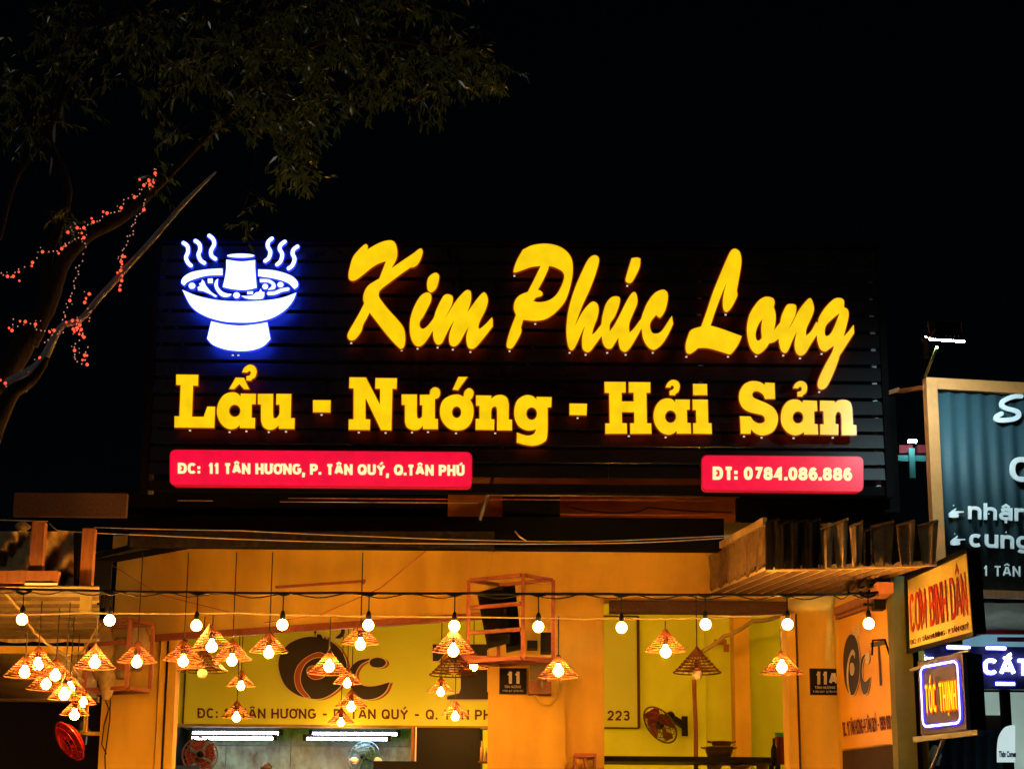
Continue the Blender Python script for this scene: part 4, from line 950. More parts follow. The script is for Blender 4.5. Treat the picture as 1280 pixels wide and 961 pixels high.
la = thing('left_awning', 'yellowish corrugated awning on timber posts at the far left', 'awning', at(40, 790, 14))
corr([at(-60, 735, 12.9), at(-60, 800, 15.5), at(124, 800, 15.5), at(124, 735, 12.9)], 8, .010, (0, 0, -1), -.006, 6, True).obj('roof_sheet', [M['tin'], M['tin_rib_shade']], la)
corr([at(-60, 817, 15.6), at(-60, 872, 18.4), at(121, 872, 18.4), at(121, 817, 15.6)], 5, .02, (0, 0, 1)).obj('rear_roof_sheet', M['tarp'], la, True)
mb = MB(); pbox(mb, -40, 807, 105, 816, 15.55, .06); mb.obj('cross_beam', M['plaster'], la)
mb = MB(); pbox(mb, -40, 869, 122, 876, 18.3, .08); mb.obj('cross_beam', M['tarp'], la)
mb = MB(); pbox(mb, -5, 713, 72, 728, 12.88, .08); mb.obj('front_beam', M['wood'], la)
mb = MB(); pbox(mb, 31, 728.3, 71, 730.3, 12.87, .03); mb.obj('beam_edge', M['white'], la)
for x0, x1, y0, y1, Y, mt in ((38, 54, 652, 713, 12.9, 'wood'), (101, 116, 660, 734, 13.0, 'wood')):
    mb = MB(); pbox(mb, x0, y0, x1, y1, Y, .08); mb.obj('post', M[mt], la)
mb = MB(); pbox(mb, 100, 734.5, 113, 763, 13.2, .06); mb.obj('post', M['tin'], la)
# sagging canvas with folds
mb = MB(); N = 26; Mm = 10; vs = []
for j in range(Mm+1):
    for i in range(N+1):
        x = -30+(92+30)*i/N; y = 664+(732-664)*j/Mm
        vs.append(at(x, y, 13.06+.04*math.sin((x+y*.9)*.13)+.016*math.sin(x*.4-y*.2)))
mb.add(vs, [[j*(N+1)+i, j*(N+1)+i+1, (j+1)*(N+1)+i+1, (j+1)*(N+1)+i] for j in range(Mm) for i in range(N)]); mb.obj('canvas', M['canvas'], la, True)
# sagging edges of cloth strips under the roof
for yy, Y in ((801, 15.4), (868, 18.2)):
    mb = MB(); N = 40; a_ = []; b_ = []
    for i in range(N+1):
        x = -20+145*i/N; a_.append(at(x, yy-7, Y)); b_.append(at(x, yy+2.2*abs(math.sin(x*.075)), Y+.02*math.sin(x*.4)))
    mb.add(a_+b_+[p_+V((0, .01, 0)) for p_ in a_+b_], [[i, i+1, N+2+i, N+1+i] for i in range(N)]+[[N+1+i, N+2+i, 3*N+4+i, 3*N+3+i] for i in range(N)]); mb.obj('hem', M['canvas'], la, True)
mb = MB(); pbox(mb, 17, 616, 158, 645, 13.6, .06); o = mb.obj('rusty_fascia_sheet', M['rust']); tag(o, 'rusty brown sheet lying above the left awning', 'metal sheet')
bundle(28, 658, 13.5, .055, .07, 'small crumpled cloth beside the top of the left timber post')
# hanging black flap with slits
fl = thing('black_flap', 'black slitted plastic flap hanging between the left post and orange wall', 'flap', at(128, 740, 13.6))
for i, (x0, x1, y0, y1) in enumerate(((117, 139, 701, 741), (92, 98, 664, 722), (98.6, 101, 664, 724), (117, 120, 742, 752), (121.5, 125, 742, 756), (126.5, 130, 742, 759), (131.5, 140, 742, 764))):
    mb = MB(); pbox(mb, x0, y0, x1, y1, 13.6, .015); mb.obj('strip', M['black'], fl)
mb = MB()
mb.bar(at(118, 703, 14.2), at(240, 681, 15.2), .05); mb.bar(at(118, 695, 14.2), at(165, 683, 14.8), .035)
tag(mb.obj('roof_rafters', M['darksteel']), 'pair of black rafters slanting up above the left wall corner', 'rafters')
mb = MB(); q_ = [at(116, 700, 17.0), at(235, 684, 16.8), at(235, 672, 16.8), at(116, 690, 17.0)]; mb.hexa(q_, (0, .05, 0)); tag(mb.obj('gable_board', M['tin']), 'tan board glimpsed behind the black rafters', 'board')
# window frame in the dark opening
wf = thing('window_frame', 'yellow painted window frame in the dark left opening', 'window', at(120, 920, 16.9))
mb = MB(); mb.box((at(106, 900, 16.9).x, 16.85, at(110, 918, 16.9).z), (at(110, 900, 16.9).x, 16.9, at(110, 880, 16.9).z)); mb.obj('frame_stile', M['plaster'], wf)
mb = MB(); mb.box((at(110.2, 900, 16.9).x, 16.85, at(115, 919, 16.9).z), (at(126, 900, 16.9).x, 16.9, at(115, 914.5, 16.9).z)); mb.obj('frame_rail', M['plaster'], wf)
# far dark back of the left bay
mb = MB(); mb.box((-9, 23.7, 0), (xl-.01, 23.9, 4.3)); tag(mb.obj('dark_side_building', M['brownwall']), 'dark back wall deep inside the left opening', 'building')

# ================================================================== RIGHT CORRUGATED AWNING
ra = thing('right_awning', 'corrugated awning with torn brown canvas valance above the right bay', 'awning', at(1020, 710, 13.5))
cF0, cF1 = at(955, 713, 12.9), at(1172, 704, 12.5); cR0, cR1 = at(884, 743, 14.9), at(1046, 743, 14.9)
corr([cF0, cF1, cR1, cR0], 10, .013, (0, 0, -1), -.008, 6, True).obj('roof_sheet', [M['tin_r'], M['tin_rib_shade']], ra)
# left canvas return with wrinkles
def cloth(tl, tr, br, bl, n, mrows, amp, mt, name, par, seed=1, freq=2.2, scal=0, nrm=(0, 1, 0)):
    rr = random.Random(seed); ph = [rr.uniform(0, 6) for _ in range(4)]; mb = MB(); vs = []; nv = V(nrm)
    for j in range(mrows+1):
        for i in range(n+1):
            f, g_ = i/n, j/mrows; p_ = tl.lerp(tr, f).lerp(bl.lerp(br, f), g_)
            wv_ = math.sin(f*freq*6.28+ph[0]+.4*math.sin(g_*4+ph[1]))+.4*math.sin(f*freq*15+ph[2])+.3*math.sin(g_*9+ph[3]+f*5)
            p_ = p_+nv*amp*wv_*(.35+.65*g_)
            if scal and j == mrows: p_ = p_+V((0, 0, scal*abs(math.sin(f*freq*3.14+ph[0]))))
            vs.append(p_)
    k = (n+1)*(mrows+1); fs = [[j*(n+1)+i, j*(n+1)+i+1, (j+1)*(n+1)+i+1, (j+1)*(n+1)+i] for j in range(mrows) for i in range(n)]
    mb.add(vs+[p_+nv*.006 for p_ in vs], fs+[[x+k for x in f_] for f_ in fs]); return mb.obj(name, M[mt], par, True)
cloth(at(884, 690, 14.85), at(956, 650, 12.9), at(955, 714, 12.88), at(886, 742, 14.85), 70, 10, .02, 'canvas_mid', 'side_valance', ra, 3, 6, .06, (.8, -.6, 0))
mb = MB(); mb.bar(at(884, 691, 14.83), at(956, 651, 12.87), .03, .05); mb.obj('side_hem', M['canvas'], ra)
# front valance: dark folds with paler panels between, each a strip
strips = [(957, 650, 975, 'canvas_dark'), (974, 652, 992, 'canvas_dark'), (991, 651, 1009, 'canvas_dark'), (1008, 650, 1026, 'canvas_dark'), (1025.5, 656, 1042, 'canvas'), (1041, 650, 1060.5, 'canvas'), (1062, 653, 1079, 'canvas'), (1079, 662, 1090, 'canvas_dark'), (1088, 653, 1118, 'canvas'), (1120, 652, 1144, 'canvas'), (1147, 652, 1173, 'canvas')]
for i, (x0, yt, x1, mt) in enumerate(strips):
    Y = 12.8-(x0-957)/216*.4; dark = mt == 'canvas_dark'
    ya = yt+(5 if not dark else 3); 
    y0b = 712-(x0-957)*.035
    xi = (x1-x0)*.22
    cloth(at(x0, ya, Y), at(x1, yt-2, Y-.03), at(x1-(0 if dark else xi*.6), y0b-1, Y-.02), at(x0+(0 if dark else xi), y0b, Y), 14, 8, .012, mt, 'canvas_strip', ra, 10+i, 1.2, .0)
    mb = MB(); mb.bar(at(x0, ya, Y-.015), at(x1, yt-2, Y-.045), .012, .012); mb.obj('strip_hem', M['rope' if not dark else 'canvas_dark'], ra)
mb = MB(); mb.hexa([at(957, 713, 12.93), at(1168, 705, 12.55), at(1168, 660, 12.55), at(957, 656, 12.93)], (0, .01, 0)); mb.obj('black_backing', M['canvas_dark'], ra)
# scalloped pale fringe under front edge
mb = MB(); N = 90; a_ = []; b_ = []
for i in range(N+1):
    x = 957+214*i/N; y = 713-(x-957)*.035; Y = 12.82-(x-957)/216*.4; a_.append(at(x, y-5.5*abs(math.sin(x*.155)), Y)); b_.append(at(x, y+1.5, Y))
mb.add(a_+b_+[p_+V((0, .012, 0)) for p_ in a_+b_], [[i, i+1, N+2+i, N+1+i] for i in range(N)]+[[i, i+1, 2*N+3+i, 2*N+2+i] for i in range(N)]+[[N+1+i, N+2+i, 3*N+4+i, 3*N+3+i] for i in range(N)]); mb.obj('front_edge', M['tin_r'], ra)
# end of the rafter and hooks under the awning
mb = MB(); mb.hexa([at(1096, 742, 13.3), at(1117, 741, 13.1), at(1117, 727, 13.1), at(1096, 727, 13.3)], (0, .25, 0)); mb.obj('rafter_end', M['wood'], ra)
for x, y in ((1066, 733), (1078, 731), (1090, 729)):
    c_ = at(x, y, 13.6); MB().lathe([(.042, -.2), (.042, .2), (.036, .2), (.036, -.2)], c_, 14, (.25, 1, .1)).obj('rolled_pipe', M['canvas'], ra, True)

# ================================================================== SIDE WALL + SIDE BANNER, POSTS
sw = thing('right_side_wall', 'orange side wall of the right bay below the torn awning', 'wall', at(1090, 900, 14.5))
YA, YBn = 15.0, 13.55
def sideq(x0, yt0, yb0, x1, yt1, yb1, Y0=YA, Y1=YBn): return [at(x0, yt0, Y0), at(x1, yt1, Y1), at(x1, yb1, Y1), at(x0, yb0, Y0)]
qa, qb = at(1046, 850, YA), at(1140, 850, YBn)
mb = MB(); mb.hexa([V((qa.x, qa.y, .1)), V((qb.x, qb.y, .1)), V((qb.x, qb.y, at(1135, 738, YBn).z)), V((qa.x, qa.y, at(1046, 745, YA).z))], (.1, .02, 0)); mb.obj('wall_face', M['plaster'], sw)
nb_ = (qb-qa); nb_.z = 0; nv_ = V((-nb_.y, nb_.x, 0)).normalized()
if nv_.y > 0: nv_ = -nv_
def sp(x, y, off=.02):
    """point on the side wall under a pixel, lifted off it"""
    d = ray(x, y); n_ = nv_; p0 = qa+nv_*off; t = (p0-CAM).dot(n_)/d.dot(n_); return CAM+d*t
bn = thing('side_banner', 'narrow-looking orange lit banner with black logo on the right side wall', 'banner', sp(1090, 930, .02))
mb = MB(); mb.hexa([sp(1048, 772), sp(1116, 737), sp(1122, 928), sp(1052, 936)], -nv_*.012); mb.obj('banner_sheet', mat('orange_banner_vinyl', (.72, .38, .025), .5, noise=.06, scale=2, bump=.05), bn)
def sm(x, y):       # back banner logo coordinates -> side banner
    u = (x-348)/(640-348); v = (y-785)/(875-785)
    px = 1055+u*70; py = 800+v*68+ (1-u)*0
    py = 783+v*88-(u*6)
    return px, py
fns = lambda x, y: sp(*sm(x, y), .024)
flatprint([[grow([(x+3, y+1) for x, y in L_], .6)] for L_ in (disc, cee, cdot)], fns, M['rust_print'], 'letter_shadow', bn, .001)
flatprint([[grow(L_, 1.3)] for L_ in (disc, cee, cdot, hand, swash)], fns, M['pale_print'], 'letter_outline', bn, .004)
flatprint([[L_] for L_ in (disc, cee)], fns, M['black_print'], 'letter', bn, .007)
flatprint([[grow(spiral, .6)], [inner]], fns, M['pale_print'], 'spiral', bn, .010)
gtext('TI', [sp(1088, 803, .024), sp(1119, 797, .024), sp(1120, 853, .024), sp(1092, 858, .024)], M['black_print'], 'letter', bn, .11, .003)
gtext('ĐC: 11 TÂN HƯƠNG-P.TÂN QUÝ - 0909 080 223', [sp(1053, 902, .024), sp(1119, 892, .024), sp(1121, 910, .024), sp(1055, 920, .024)], M['maroon_print'], 'banner_lettering', bn, .13, .003)
mb = MB(); mb.hexa([sp(1053, 938, .02), sp(1120, 930, .02), sp(1124, 1100, .02), sp(1056, 1100, .02)], -nv_*.01); mb.obj('lower_wall_panel', M['brownwall'], sw)
mb = MB(); mb.bar(sp(1046, 770, .06), sp(1113, 746, .06), .03, .05); mb.bar(sp(1046, 764, .1), sp(1112, 738, .1), .05, .06); mb.obj('timber_rail', M['wood'], sw)
mb = MB(); c_ = sp(1100, 757, .12); mb.box(c_-V((.05, .06, .03)), c_+V((.03, .06, .04))); mb.bar(c_-V((.12, 0, -.01)), c_, .02); tag(mb.obj('wall_hook', M['black']), 'black clamp on the rail above the side banner', 'clamp')
mb = MB(); mb.bar(sp(1090, 818, .05), sp(1091, 800, .08), .012); mb.bar(sp(1091, 800, .08), sp(1106, 799, .08), .012); mb.bar(sp(1106, 799, .08), sp(1112, 818, .05), .012)
tag(mb.obj('curved_bracket', M['darksteel']), 'thin bent bracket in front of the side banner', 'bracket')
mb = MB(); pa = at(1118, 900, 13.5); pb_ = at(1142, 900, 13.5)
mb.box((pa.x, 13.42, 0), (pb_.x, 13.6, at(1130, 722, 13.5).z)); tag(mb.obj('olive_post', M['olive']), 'olive green square post between the two shops', 'post')
mb = MB(); mb.box((pb_.x+.004, 13.45, 0), (at(1150, 900, 13.5).x, 13.55, at(1147, 800, 13.5).z)); tag(mb.obj('dark_post', M['darksteel']), 'slim black post behind the olive post', 'post')

# ================================================================== PROJECTING SIGNS
s1 = thing('rice_shop_sign', 'orange lit projecting sign with tall red letters on the olive post', 'sign', at(1135, 812, 13.3))
c1 = [at(1133, 723, 13.35), at(1211, 687, 12.5), at(1219, 792, 12.5), at(1136, 814, 13.35)]
n1 = (c1[1]-c1[0]).cross(c1[3]-c1[0]).normalized()
mb = MB(); mb.hexa(c1, n1*.06); mb.obj('panel', mat('cream_sign_face', (.42, .38, .11), .35, noise=.08, scale=3, bump=.03, dirt=.1), s1)
mb = MB()
for i in range(4): mb.bar(c1[i]-n1*.004, c1[(i+1) % 4]-n1*.004, .025, .03)
mb.bar(c1[1]+n1*.04, c1[2]+n1*.04, .06, .06); mb.obj('frame', M['black'], s1)
def on(c4, u, v, off=.0): return c4[0].lerp(c4[1], u).lerp(c4[3].lerp(c4[2], u), v)-((c4[1]-c4[0]).cross(c4[3]-c4[0]).normalized())*off
def oq(c4, u0, v0, u1, v1, off=.004): return [on(c4, u0, v0, off), on(c4, u1, v0, off), on(c4, u1, v1, off), on(c4, u0, v1, off)]
redp = mat('red_print', (.30, .014, .010), .4, bump=0)
gtext('CƠM BINH DÂN', oq(c1, .05, .24, .93, .76), redp, 'letter', s1, .15, .003, .16)
text('ĐC: 11 TÂN HƯƠNG - P.TÂN QUÝ', oq(c1, .04, .84, .93, .93), M['maroon_print'], 'small_print', s1, .0)

s2 = thing('led_box_sign', 'square projecting LED box sign with violet border and yellow lettering', 'sign', at(1150, 917, 13.2))
c2 = [at(1147, 826, 13.3), at(1203, 815, 12.75), at(1208.5, 912, 12.75), at(1151, 918, 13.3)]
n2 = (c2[1]-c2[0]).cross(c2[3]-c2[0]).normalized()
mb = MB(); mb.hexa(c2, n2*.03); mb.obj('face', mat('grey_sign_face', (.09, .085, .14), .5), s2)
side = V((.17, .28, .02)); mb = MB(); mb.hexa([p_+n2*.032 for p_ in c2], side); mb.obj('box_body', M['black'], s2)
brd = [(u, v) for u, v in rrect(.10, .10, .92, .90, .09)]
pts = [on(c2, u, v, .012) for u, v in brd]; MB().tube(pts, .0085, 6, closed=True).obj('violet_tube', M['violet'], s2)
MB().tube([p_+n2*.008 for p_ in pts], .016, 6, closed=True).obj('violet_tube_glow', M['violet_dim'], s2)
gtext('TÓC THỊNH', oq(c2, .17, .33, .87, .74, .008), M['led_red'], 'letter_edge', s2, .20, .003, .2)
gtext('TÓC THỊNH', oq(c2, .185, .35, .855, .72, .014), M['led_yellow'], 'letter', s2, .12, .004, .3)
mb = MB(); mb.bar(at(1143, 924, 13.1), at(1224, 915, 12.7), .035); mb.obj('support_rail', M['rail'], s2)
mb = MB(); mb.bar(at(1138, 838, 13.35), at(1212, 812, 12.75), .02); mb.obj('support_rail', M['rail'], s2)
mb = MB(); mb.bar(at(1180, 922, 12.95), at(1163, 965, 13.2), .022); mb.obj('strut', M['rail'], s2)

# ================================================================== BLUE BOARD WITH FLOOD LAMP
YB0 = 13.4; ang = R(10)
def bp(x, y, off=0.0):
    n_ = V((math.sin(ang), -math.cos(ang), 0)); p0 = V((at(1160, 600, YB0).x, YB0, 0))+n_*off; d = ray(x, y)
    return CAM+d*((p0-CAM).dot(n_)/d.dot(n_))
nbv = V((math.sin(ang), -math.cos(ang), 0)); dx = V((math.cos(ang), math.sin(ang), 0))
o0 = bp(1160, 600); zT, zB = bp(1160, 474).z, bp(1160, 735).z; Wd = 1.55
# back board runs to the right, outside the photo
bb = thing('blue_board', 'teal corrugated signboard with orange timber frame and white lettering', 'sign', V((o0.x, o0.y, zB)))
def bpt(u, z, off=0): return V((o0.x, o0.y, z))+dx*u+nbv*off
sh = corr([bpt(.05, zT-.04), bpt(Wd, zT-.04), bpt(Wd, zB+.0), bpt(.05, zB+.0)], 13, .011, nbv, .004, 6)
sh.obj('corrugated_sheet', M['teal'], bb, True)
fw_ = .082
for u0, u1, z0, z1 in ((0, fw_, zB, zT), (fw_+.001, Wd, zT-fw_, zT), (Wd, Wd+fw_, zB, zT)):
    q_ = [bpt(u0, z0, .055), bpt(u1, z0, .055), bpt(u1, z1, .055), bpt(u0, z1, .055)]; mb = MB(); mb.hexa(q_, -nbv*.07); mb.obj('frame_member', M['board_wood'], bb)
mb = MB(); mb.hexa([bpt(.0, zB-.055, .05), bpt(Wd, zB-.055, .05), bpt(Wd, zB-.004, .05), bpt(.0, zB-.004, .05)], -nbv*.06); mb.obj('lower_rail', M['wood'], bb)
def bq(x0, y0, x1, y1, sl=.045): return [bp(x0, y0, .022), bp(x1, y0+(x1-x0)*sl, .022), bp(x1, y1+(x1-x0)*sl, .022), bp(x0, y1, .022)]
mb = MB()
def bstroke(txt, w_, z_, nm, mt='white'):
    l = stroke(txt, w_, *z_); MB().poly([[bp(x, y, .04) for x, y in l]], -nbv*.02).obj(nm, M[mt], bb)
bstroke('870,205 800,210 720,245 705,280 740,310 830,335 850,370 810,400 720,412 660,405 665,375 700,355', 40, (1150, 465, 6.862), 'letter')
gtext('C', bq(1262, 571, 1290, 602), M['white'], 'letter', bb, .2, .02)
gtext('nhận', bq(1210, 628, 1284, 648.5), M['white'], 'letter', bb, .2, .012, .14)
gtext('cung', bq(1211.5, 662, 1287, 683.5), M['white'], 'letter', bb, .2, .012, .14)
gtext('11 TÂN HƯƠNG', bq(1221, 706.5, 1340, 719.5, .02), M['white'], 'letter', bb, .16, .008, .2)
hnd = '120,232* 150,205* 185,183* 190,190* 175,210* 255,213* 258,222* 212,225* 210,235* 200,240* 212,250* 205,268* 150,272* 122,265*'
for dy, dxx in ((0, 0), (34.5, 2.0)):
    l = [(x/7.391+1170+dxx, y/7.391+610+dy) for (x, y) in [tuple(map(float, t.rstrip('*').split(','))) for t in hnd.split()]]
    MB().poly([[bp(x, y, .03) for x, y in l]], -nbv*.012).obj('pointing_hand', M['white'], bb)
for x, y in ((1192, 631.5), (1193.5, 667), (1236, 642), (1257.5, 665), (1250, 517)):
    mb = MB(); c_ = bp(x, y, .03); mb.box(c_-V((.004, .004, .004)), c_+V((.004, .004, .004))); mb.obj('screw_head', M['white'], bb)
# flood lamp
fl_ = thing('flood_lamp', 'black LED flood lamp on a thin arm above the blue board', 'lamp', at(1157, 470, 13.3))
YL = 12.55
MB().bar(at(1156, 472, 13.33), at(1171, 434, YL+.1), .016).obj('arm', M['olive'], fl_)
mb = MB(); q_ = [at(1166, 423.5, YL), at(1203, 426, YL), at(1199, 404, YL+.12), at(1169, 402.5, YL+.12)]; mb.hexa(q_, (0, .05, .02)); mb.obj('housing', M['darksteel'], fl_)
mb = MB()
for i in range(6):
    a = at(1171+i*5.2, 407, YL+.09); mb.bar(a, at(1172+i*5.2, 421, YL), .004, .014)
mb.obj('cooling_fins', M['darksteel'], fl_)
a, b = at(1162, 425.2, YL), at(1206, 428.0, YL)
mb = MB(); mb.hexa([a, b, b+V((0, .13, .055)), a+V((0, .13, .055))], (0, .0, .011)); mb.obj('lamp_glass', M['led'], fl_)
mb = MB(); mb.hexa([a+V((0, .002, .0125)), b+V((0, .002, .0125)), b+V((0, .132, .0675)), a+V((0, .132, .0675))], (0, 0, .01)); mb.obj('reflector', M['black'], fl_)
mb = MB(); mb.hexa([a+V((-.012, -.005, -.12)), a+V((-.004, -.005, -.12)), a+V((-.004, -.005, .02)), a+V((-.012, -.005, .02))], (0, .16, .03)); mb.obj('added_light_shield', M['darksteel'], fl_)  # added plate keeping the lamp's light off the sign slats
mb = MB(); mb.bar(at(1152, 426, YL+.02), at(1163, 423.5, YL+.02), .012); mb.bar(at(1162, 422, YL), at(1169, 412, YL), .016); mb.bar(at(1160, 402, YL+.1), at(1162, 416, YL+.05), .008); mb.bar(at(1201.5, 403, YL+.1), at(1202, 415, YL+.05), .006); mb.obj('yoke', M['wood'], fl_)

# ================================================================== BARBER SHOP
bs_ = thing('barber_shop', 'dim barber shop front below the blue board at right', 'building', at(1210, 960, 14.8))
def bpart(x0, y0, x1, y1, Y, d, mt, nm, lab=None):
    mb = MB(); pbox(mb, x0, y0, x1, y1, Y, d); o = mb.obj(nm, M[mt], bs_)
    if lab: o['label'] = lab
    return o
bpart(1150, 795, 1420, 1300, 16.0, .1, 'brownwall', 'shop_wall')
bpart(1205, 793, 1400, 807.5, 14.6, .05, 'skyblue', 'fascia_strip')
bpart(1222, 788, 1400, 792.5, 14.5, .05, 'red', 'red_rail')
bpart(1248, 796, 1300, 801, 14.5, .04, 'kiosk_pink', 'red_bracket')
bpart(1228, 861, 1330, 864, 14.55, .06, 'darksteel', 'door_head')
bpart(1232, 864.5, 1257, 893, 14.7, .03, 'offwhite', 'notice_board'); bpart(1226, 864.5, 1266, 909, 14.75, .03, 'brownwall', 'door_panel')
bpart(1264, 861, 1275, 1300, 14.5, .08, 'darksteel', 'door_post')
bpart(1275.5, 861, 1330, 1300, 14.7, .03, 'offwhite', 'door_leaf')
corr([at(1142, 912, 15.2), at(1262, 912, 15.2), at(1262, 1250, 15.2), at(1142, 1250, 15.2)], 8, .02, (0, -1, 0)).obj('corrugated_wall', M['navy'], bs_, True)
arch = smooth([((1247, 952), True), ((1247, 935), False), ((1249, 920), False), ((1256, 909), False), ((1264, 906), False), ((1269, 906), True), ((1269, 952), True)])
MB().poly([[at(x, y, 14.45) for x, y in arch]], (0, .02, 0)).obj('arched_notice', M['poster_added_glow'], bs_)
text('Thún Comes', q4(1248.5, 938, 1270, 946, 14.445, .0), mat('blue_print', (.02, .03, .3), .5, bump=0), 'small_print', bs_, .05, .003)
bpart(1214, 751, 1300, 753, 13.9, .05, 'darksteel', 'awning_rail')
cloth(at(1213, 751, 13.9), at(1400, 757, 13.9), at(1400, 790, 14.5), at(1216, 787, 14.5), 40, 12, .03, 'greenawn', 'canvas_awning', bs_, 5, 3)
cs = thing('barber_led_sign', 'navy LED sign with white-blue letters behind the square box sign', 'sign', at(1210, 860, 14.4))
mb = MB(); pbox(mb, 1132, 808, 1400, 861, 14.42, .08); mb.obj('panel', mat('navy_led_panel', (.02, .02, .12), .4), cs)
gtext('CẮT', q4(1229.5, 823, 1287, 842.5, 14.405, .01), M['led_white'], 'letter', cs, .2, .008, .12)
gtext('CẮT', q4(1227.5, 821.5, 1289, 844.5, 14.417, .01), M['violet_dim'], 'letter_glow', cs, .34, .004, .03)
gtext('HỚT', q4(1139, 821, 1167, 833, 14.405, .01), M['led_white'], 'letter', cs, .2, .008)
for x0, x1, y in ((1184, 1212, 808.5), (1233, 1257, 809.5), (1245, 1268, 854)):
    MB().tube([at(x0, y, 14.37), at(x1, y+.4, 14.37)], .011, 6).obj('led_bar', M['led_white'], cs)
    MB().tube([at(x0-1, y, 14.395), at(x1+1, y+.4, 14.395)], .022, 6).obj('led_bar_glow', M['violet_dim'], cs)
bundle(1149.5, 943, 14.9, .03, .17, 'left wrapped white parcel under the square box sign', 'white')
bundle(1169, 945, 14.9, .045, .17, 'right wrapped white parcel under the square box sign', 'white')
mb = MB(); pbox(mb, 1145, 956.5, 1190, 959, 14.8, .15); tag(mb.obj('shelf', M['black']), 'black shelf under the two wrapped parcels', 'shelf')

# ================================================================== DISTANT KIOSK
kk = thing('distant_kiosk', 'far teal and pink lit kiosk glimpsed between the sign and the blue board', 'kiosk', at(1140, 620, 26))
Yk = 26
mb = MB(); mb.box(at(1121, 576, Yk), at(1160, 569, Yk)+V((0, .6, 0))); mb.obj('teal_canopy', M['kiosk_teal'], kk)
mb = MB(); pbox(mb, 1137, 560, 1144, 597, Yk-.05, .05); mb.obj('teal_post', M['kiosk_teal'], kk)
mb = MB(); pbox(mb, 1124, 556, 1141, 566, Yk+.1, .3); pbox(mb, 1147, 556, 1160, 566, Yk+.1, .3); mb.obj('pink_sign', M['kiosk_pink'], kk)
mb = MB(); pbox(mb, 1136, 549.5, 1146, 552.5, Yk-.25, .05); mb.obj('tube_light', M['kiosk_l'], kk)

# ================================================================== RACK, POTS, BOTTLE
rk = thing('steel_rack', 'black topped steel rack across the bottom of the right bay', 'rack', at(850, 961, 16.5))
X0, X1, Z0, Z1 = prect(744, 945, 978, 951.5, 16.5)
mb = MB(); mb.box((X0, 16.5, Z0), (X1, 17.0, Z1)); mb.obj('top_rail', M['black'], rk)
for x in (748, 973):
    a = at(x, 955, 16.5); mb = MB(); mb.box((a.x-.02, 16.52, .13), (a.x+.02, 16.56, Z0-.002)); mb.obj('leg', M['black'], rk)
    mb = MB(); mb.box((a.x-.02, 16.93, .13), (a.x+.02, 16.97, Z0-.002)); mb.obj('leg', M['black'], rk)
sh_ = thing('small_shelf', 'small brown wire shelf left of the black rack', 'shelf', at(730, 961, 15.3))
X0, X1, Z0, Z1 = prect(716, 945, 743, 948, 15.2)
MB().box((X0, 15.0, Z0), (X1, 15.05, Z1)).box((X0, 14.8, Z0), (X1, 14.82, Z1)).obj('shelf_top', M['brownsteel'], sh_)
for x in (X0+.01, (X0+X1)/2, X1-.01): MB().box((x-.008, 14.83, .13), (x+.008, 14.99, Z0-.001)).obj('leg', M['brownsteel'], sh_)
ztop = at(900, 945.2, 16.7).z
def pot(px, yb, w_, h_, label, lid=False, Y=16.7, z=None):
    c_ = at(px, yb, Y); s_ = 1/scale_at(px, yb, Y); r_ = w_/2*s_; hh = h_*s_
    t = thing('pot', label, 'pot', c_)
    MB().lathe([(0, 0), (r_*.8, 0), (r_*.95, hh*.5), (r_*.98, hh), (r_*1.06, hh), (r_*1.06, hh*.86), (r_*1.0, hh*.84)], c_, 20).obj('body', M['brass'], t, True)
    for sg_ in (-1, 1):
        a = c_+V((sg_*r_*.98, 0, hh*.8)); MB().tube([a+V((0, -.03, 0)), a+V((sg_*.03, -.02, .01)), a+V((sg_*.03, .02, .01)), a+V((0, .03, 0))], .006, 5).obj('handle', M['brass'], t)
pot(899, 945, 36, 12, 'wide brown pot standing on the black rack')
pot(902, 932.5, 26, 6, 'smaller pot stacked on the wide brown pot')
bo_ = thing('jar', 'dark red jar with green lid at the right end of the rack', 'jar', at(976, 952, 16.4))
c_ = at(977, 955, 16.4); s_ = 1/scale_at(977, 950, 16.4)
MB().lathe([(0, 0), (8*s_, 0), (8.4*s_, 20*s_), (8*s_, 33*s_), (7*s_, 35*s_)], c_, 16).obj('body', mat('dark_red_sauce', (.12, .015, .01), .2, bump=0), bo_, True)
MB().lathe([(7.6*s_, 34*s_), (7.8*s_, 39*s_), (0, 39.5*s_)], c_, 16).obj('lid', M['green'], bo_, True)
c_ = at(968, 957, 16.3)
tag(MB().lathe([(0, 0), (4*s_, 0), (4*s_, 20*s_), (1.6*s_, 27*s_), (1.6*s_, 34*s_), (0, 34*s_)], c_, 12).obj('bottle', M['black'], smooth=True), 'dark sauce bottle left of the green lidded jar', 'bottle')

for k_, (x_, w_, h_, lab) in enumerate(((893, 20, 7, 'brown bowl on the lower tier of the black rack under the pots'), (925, 26, 6, 'flat pan on the lower tier of the black rack'), (953, 16, 8, 'small bowl on the lower tier below the sauce bottle'))):
    pot(x_, 961, w_, h_, lab, Y=16.7)
tag(MB().box(at(880, 966, 16.9), at(972, 962.5, 16.9)+V((0, .2, 0))).obj('lower_tier', M['black']), 'black lower tier board of the rack holding bowls', 'shelf')
for x_, h_, lab in ((602, 26, 'pale bottle on the narrow shelf left of the column'), (607, 18, 'short pale bottle beside the column edge')):
    c_ = at(x_, 952, 19.2); s_ = 1/scale_at(x_, 952, 19.2)
    tag(MB().lathe([(0, 0), (2.2*s_, 0), (2.2*s_, h_*.6*s_), (1*s_, h_*.8*s_), (1*s_, h_*s_), (0, h_*s_)], c_, 12).obj('bottle', M['canvas'], smooth=True), lab, 'bottle')
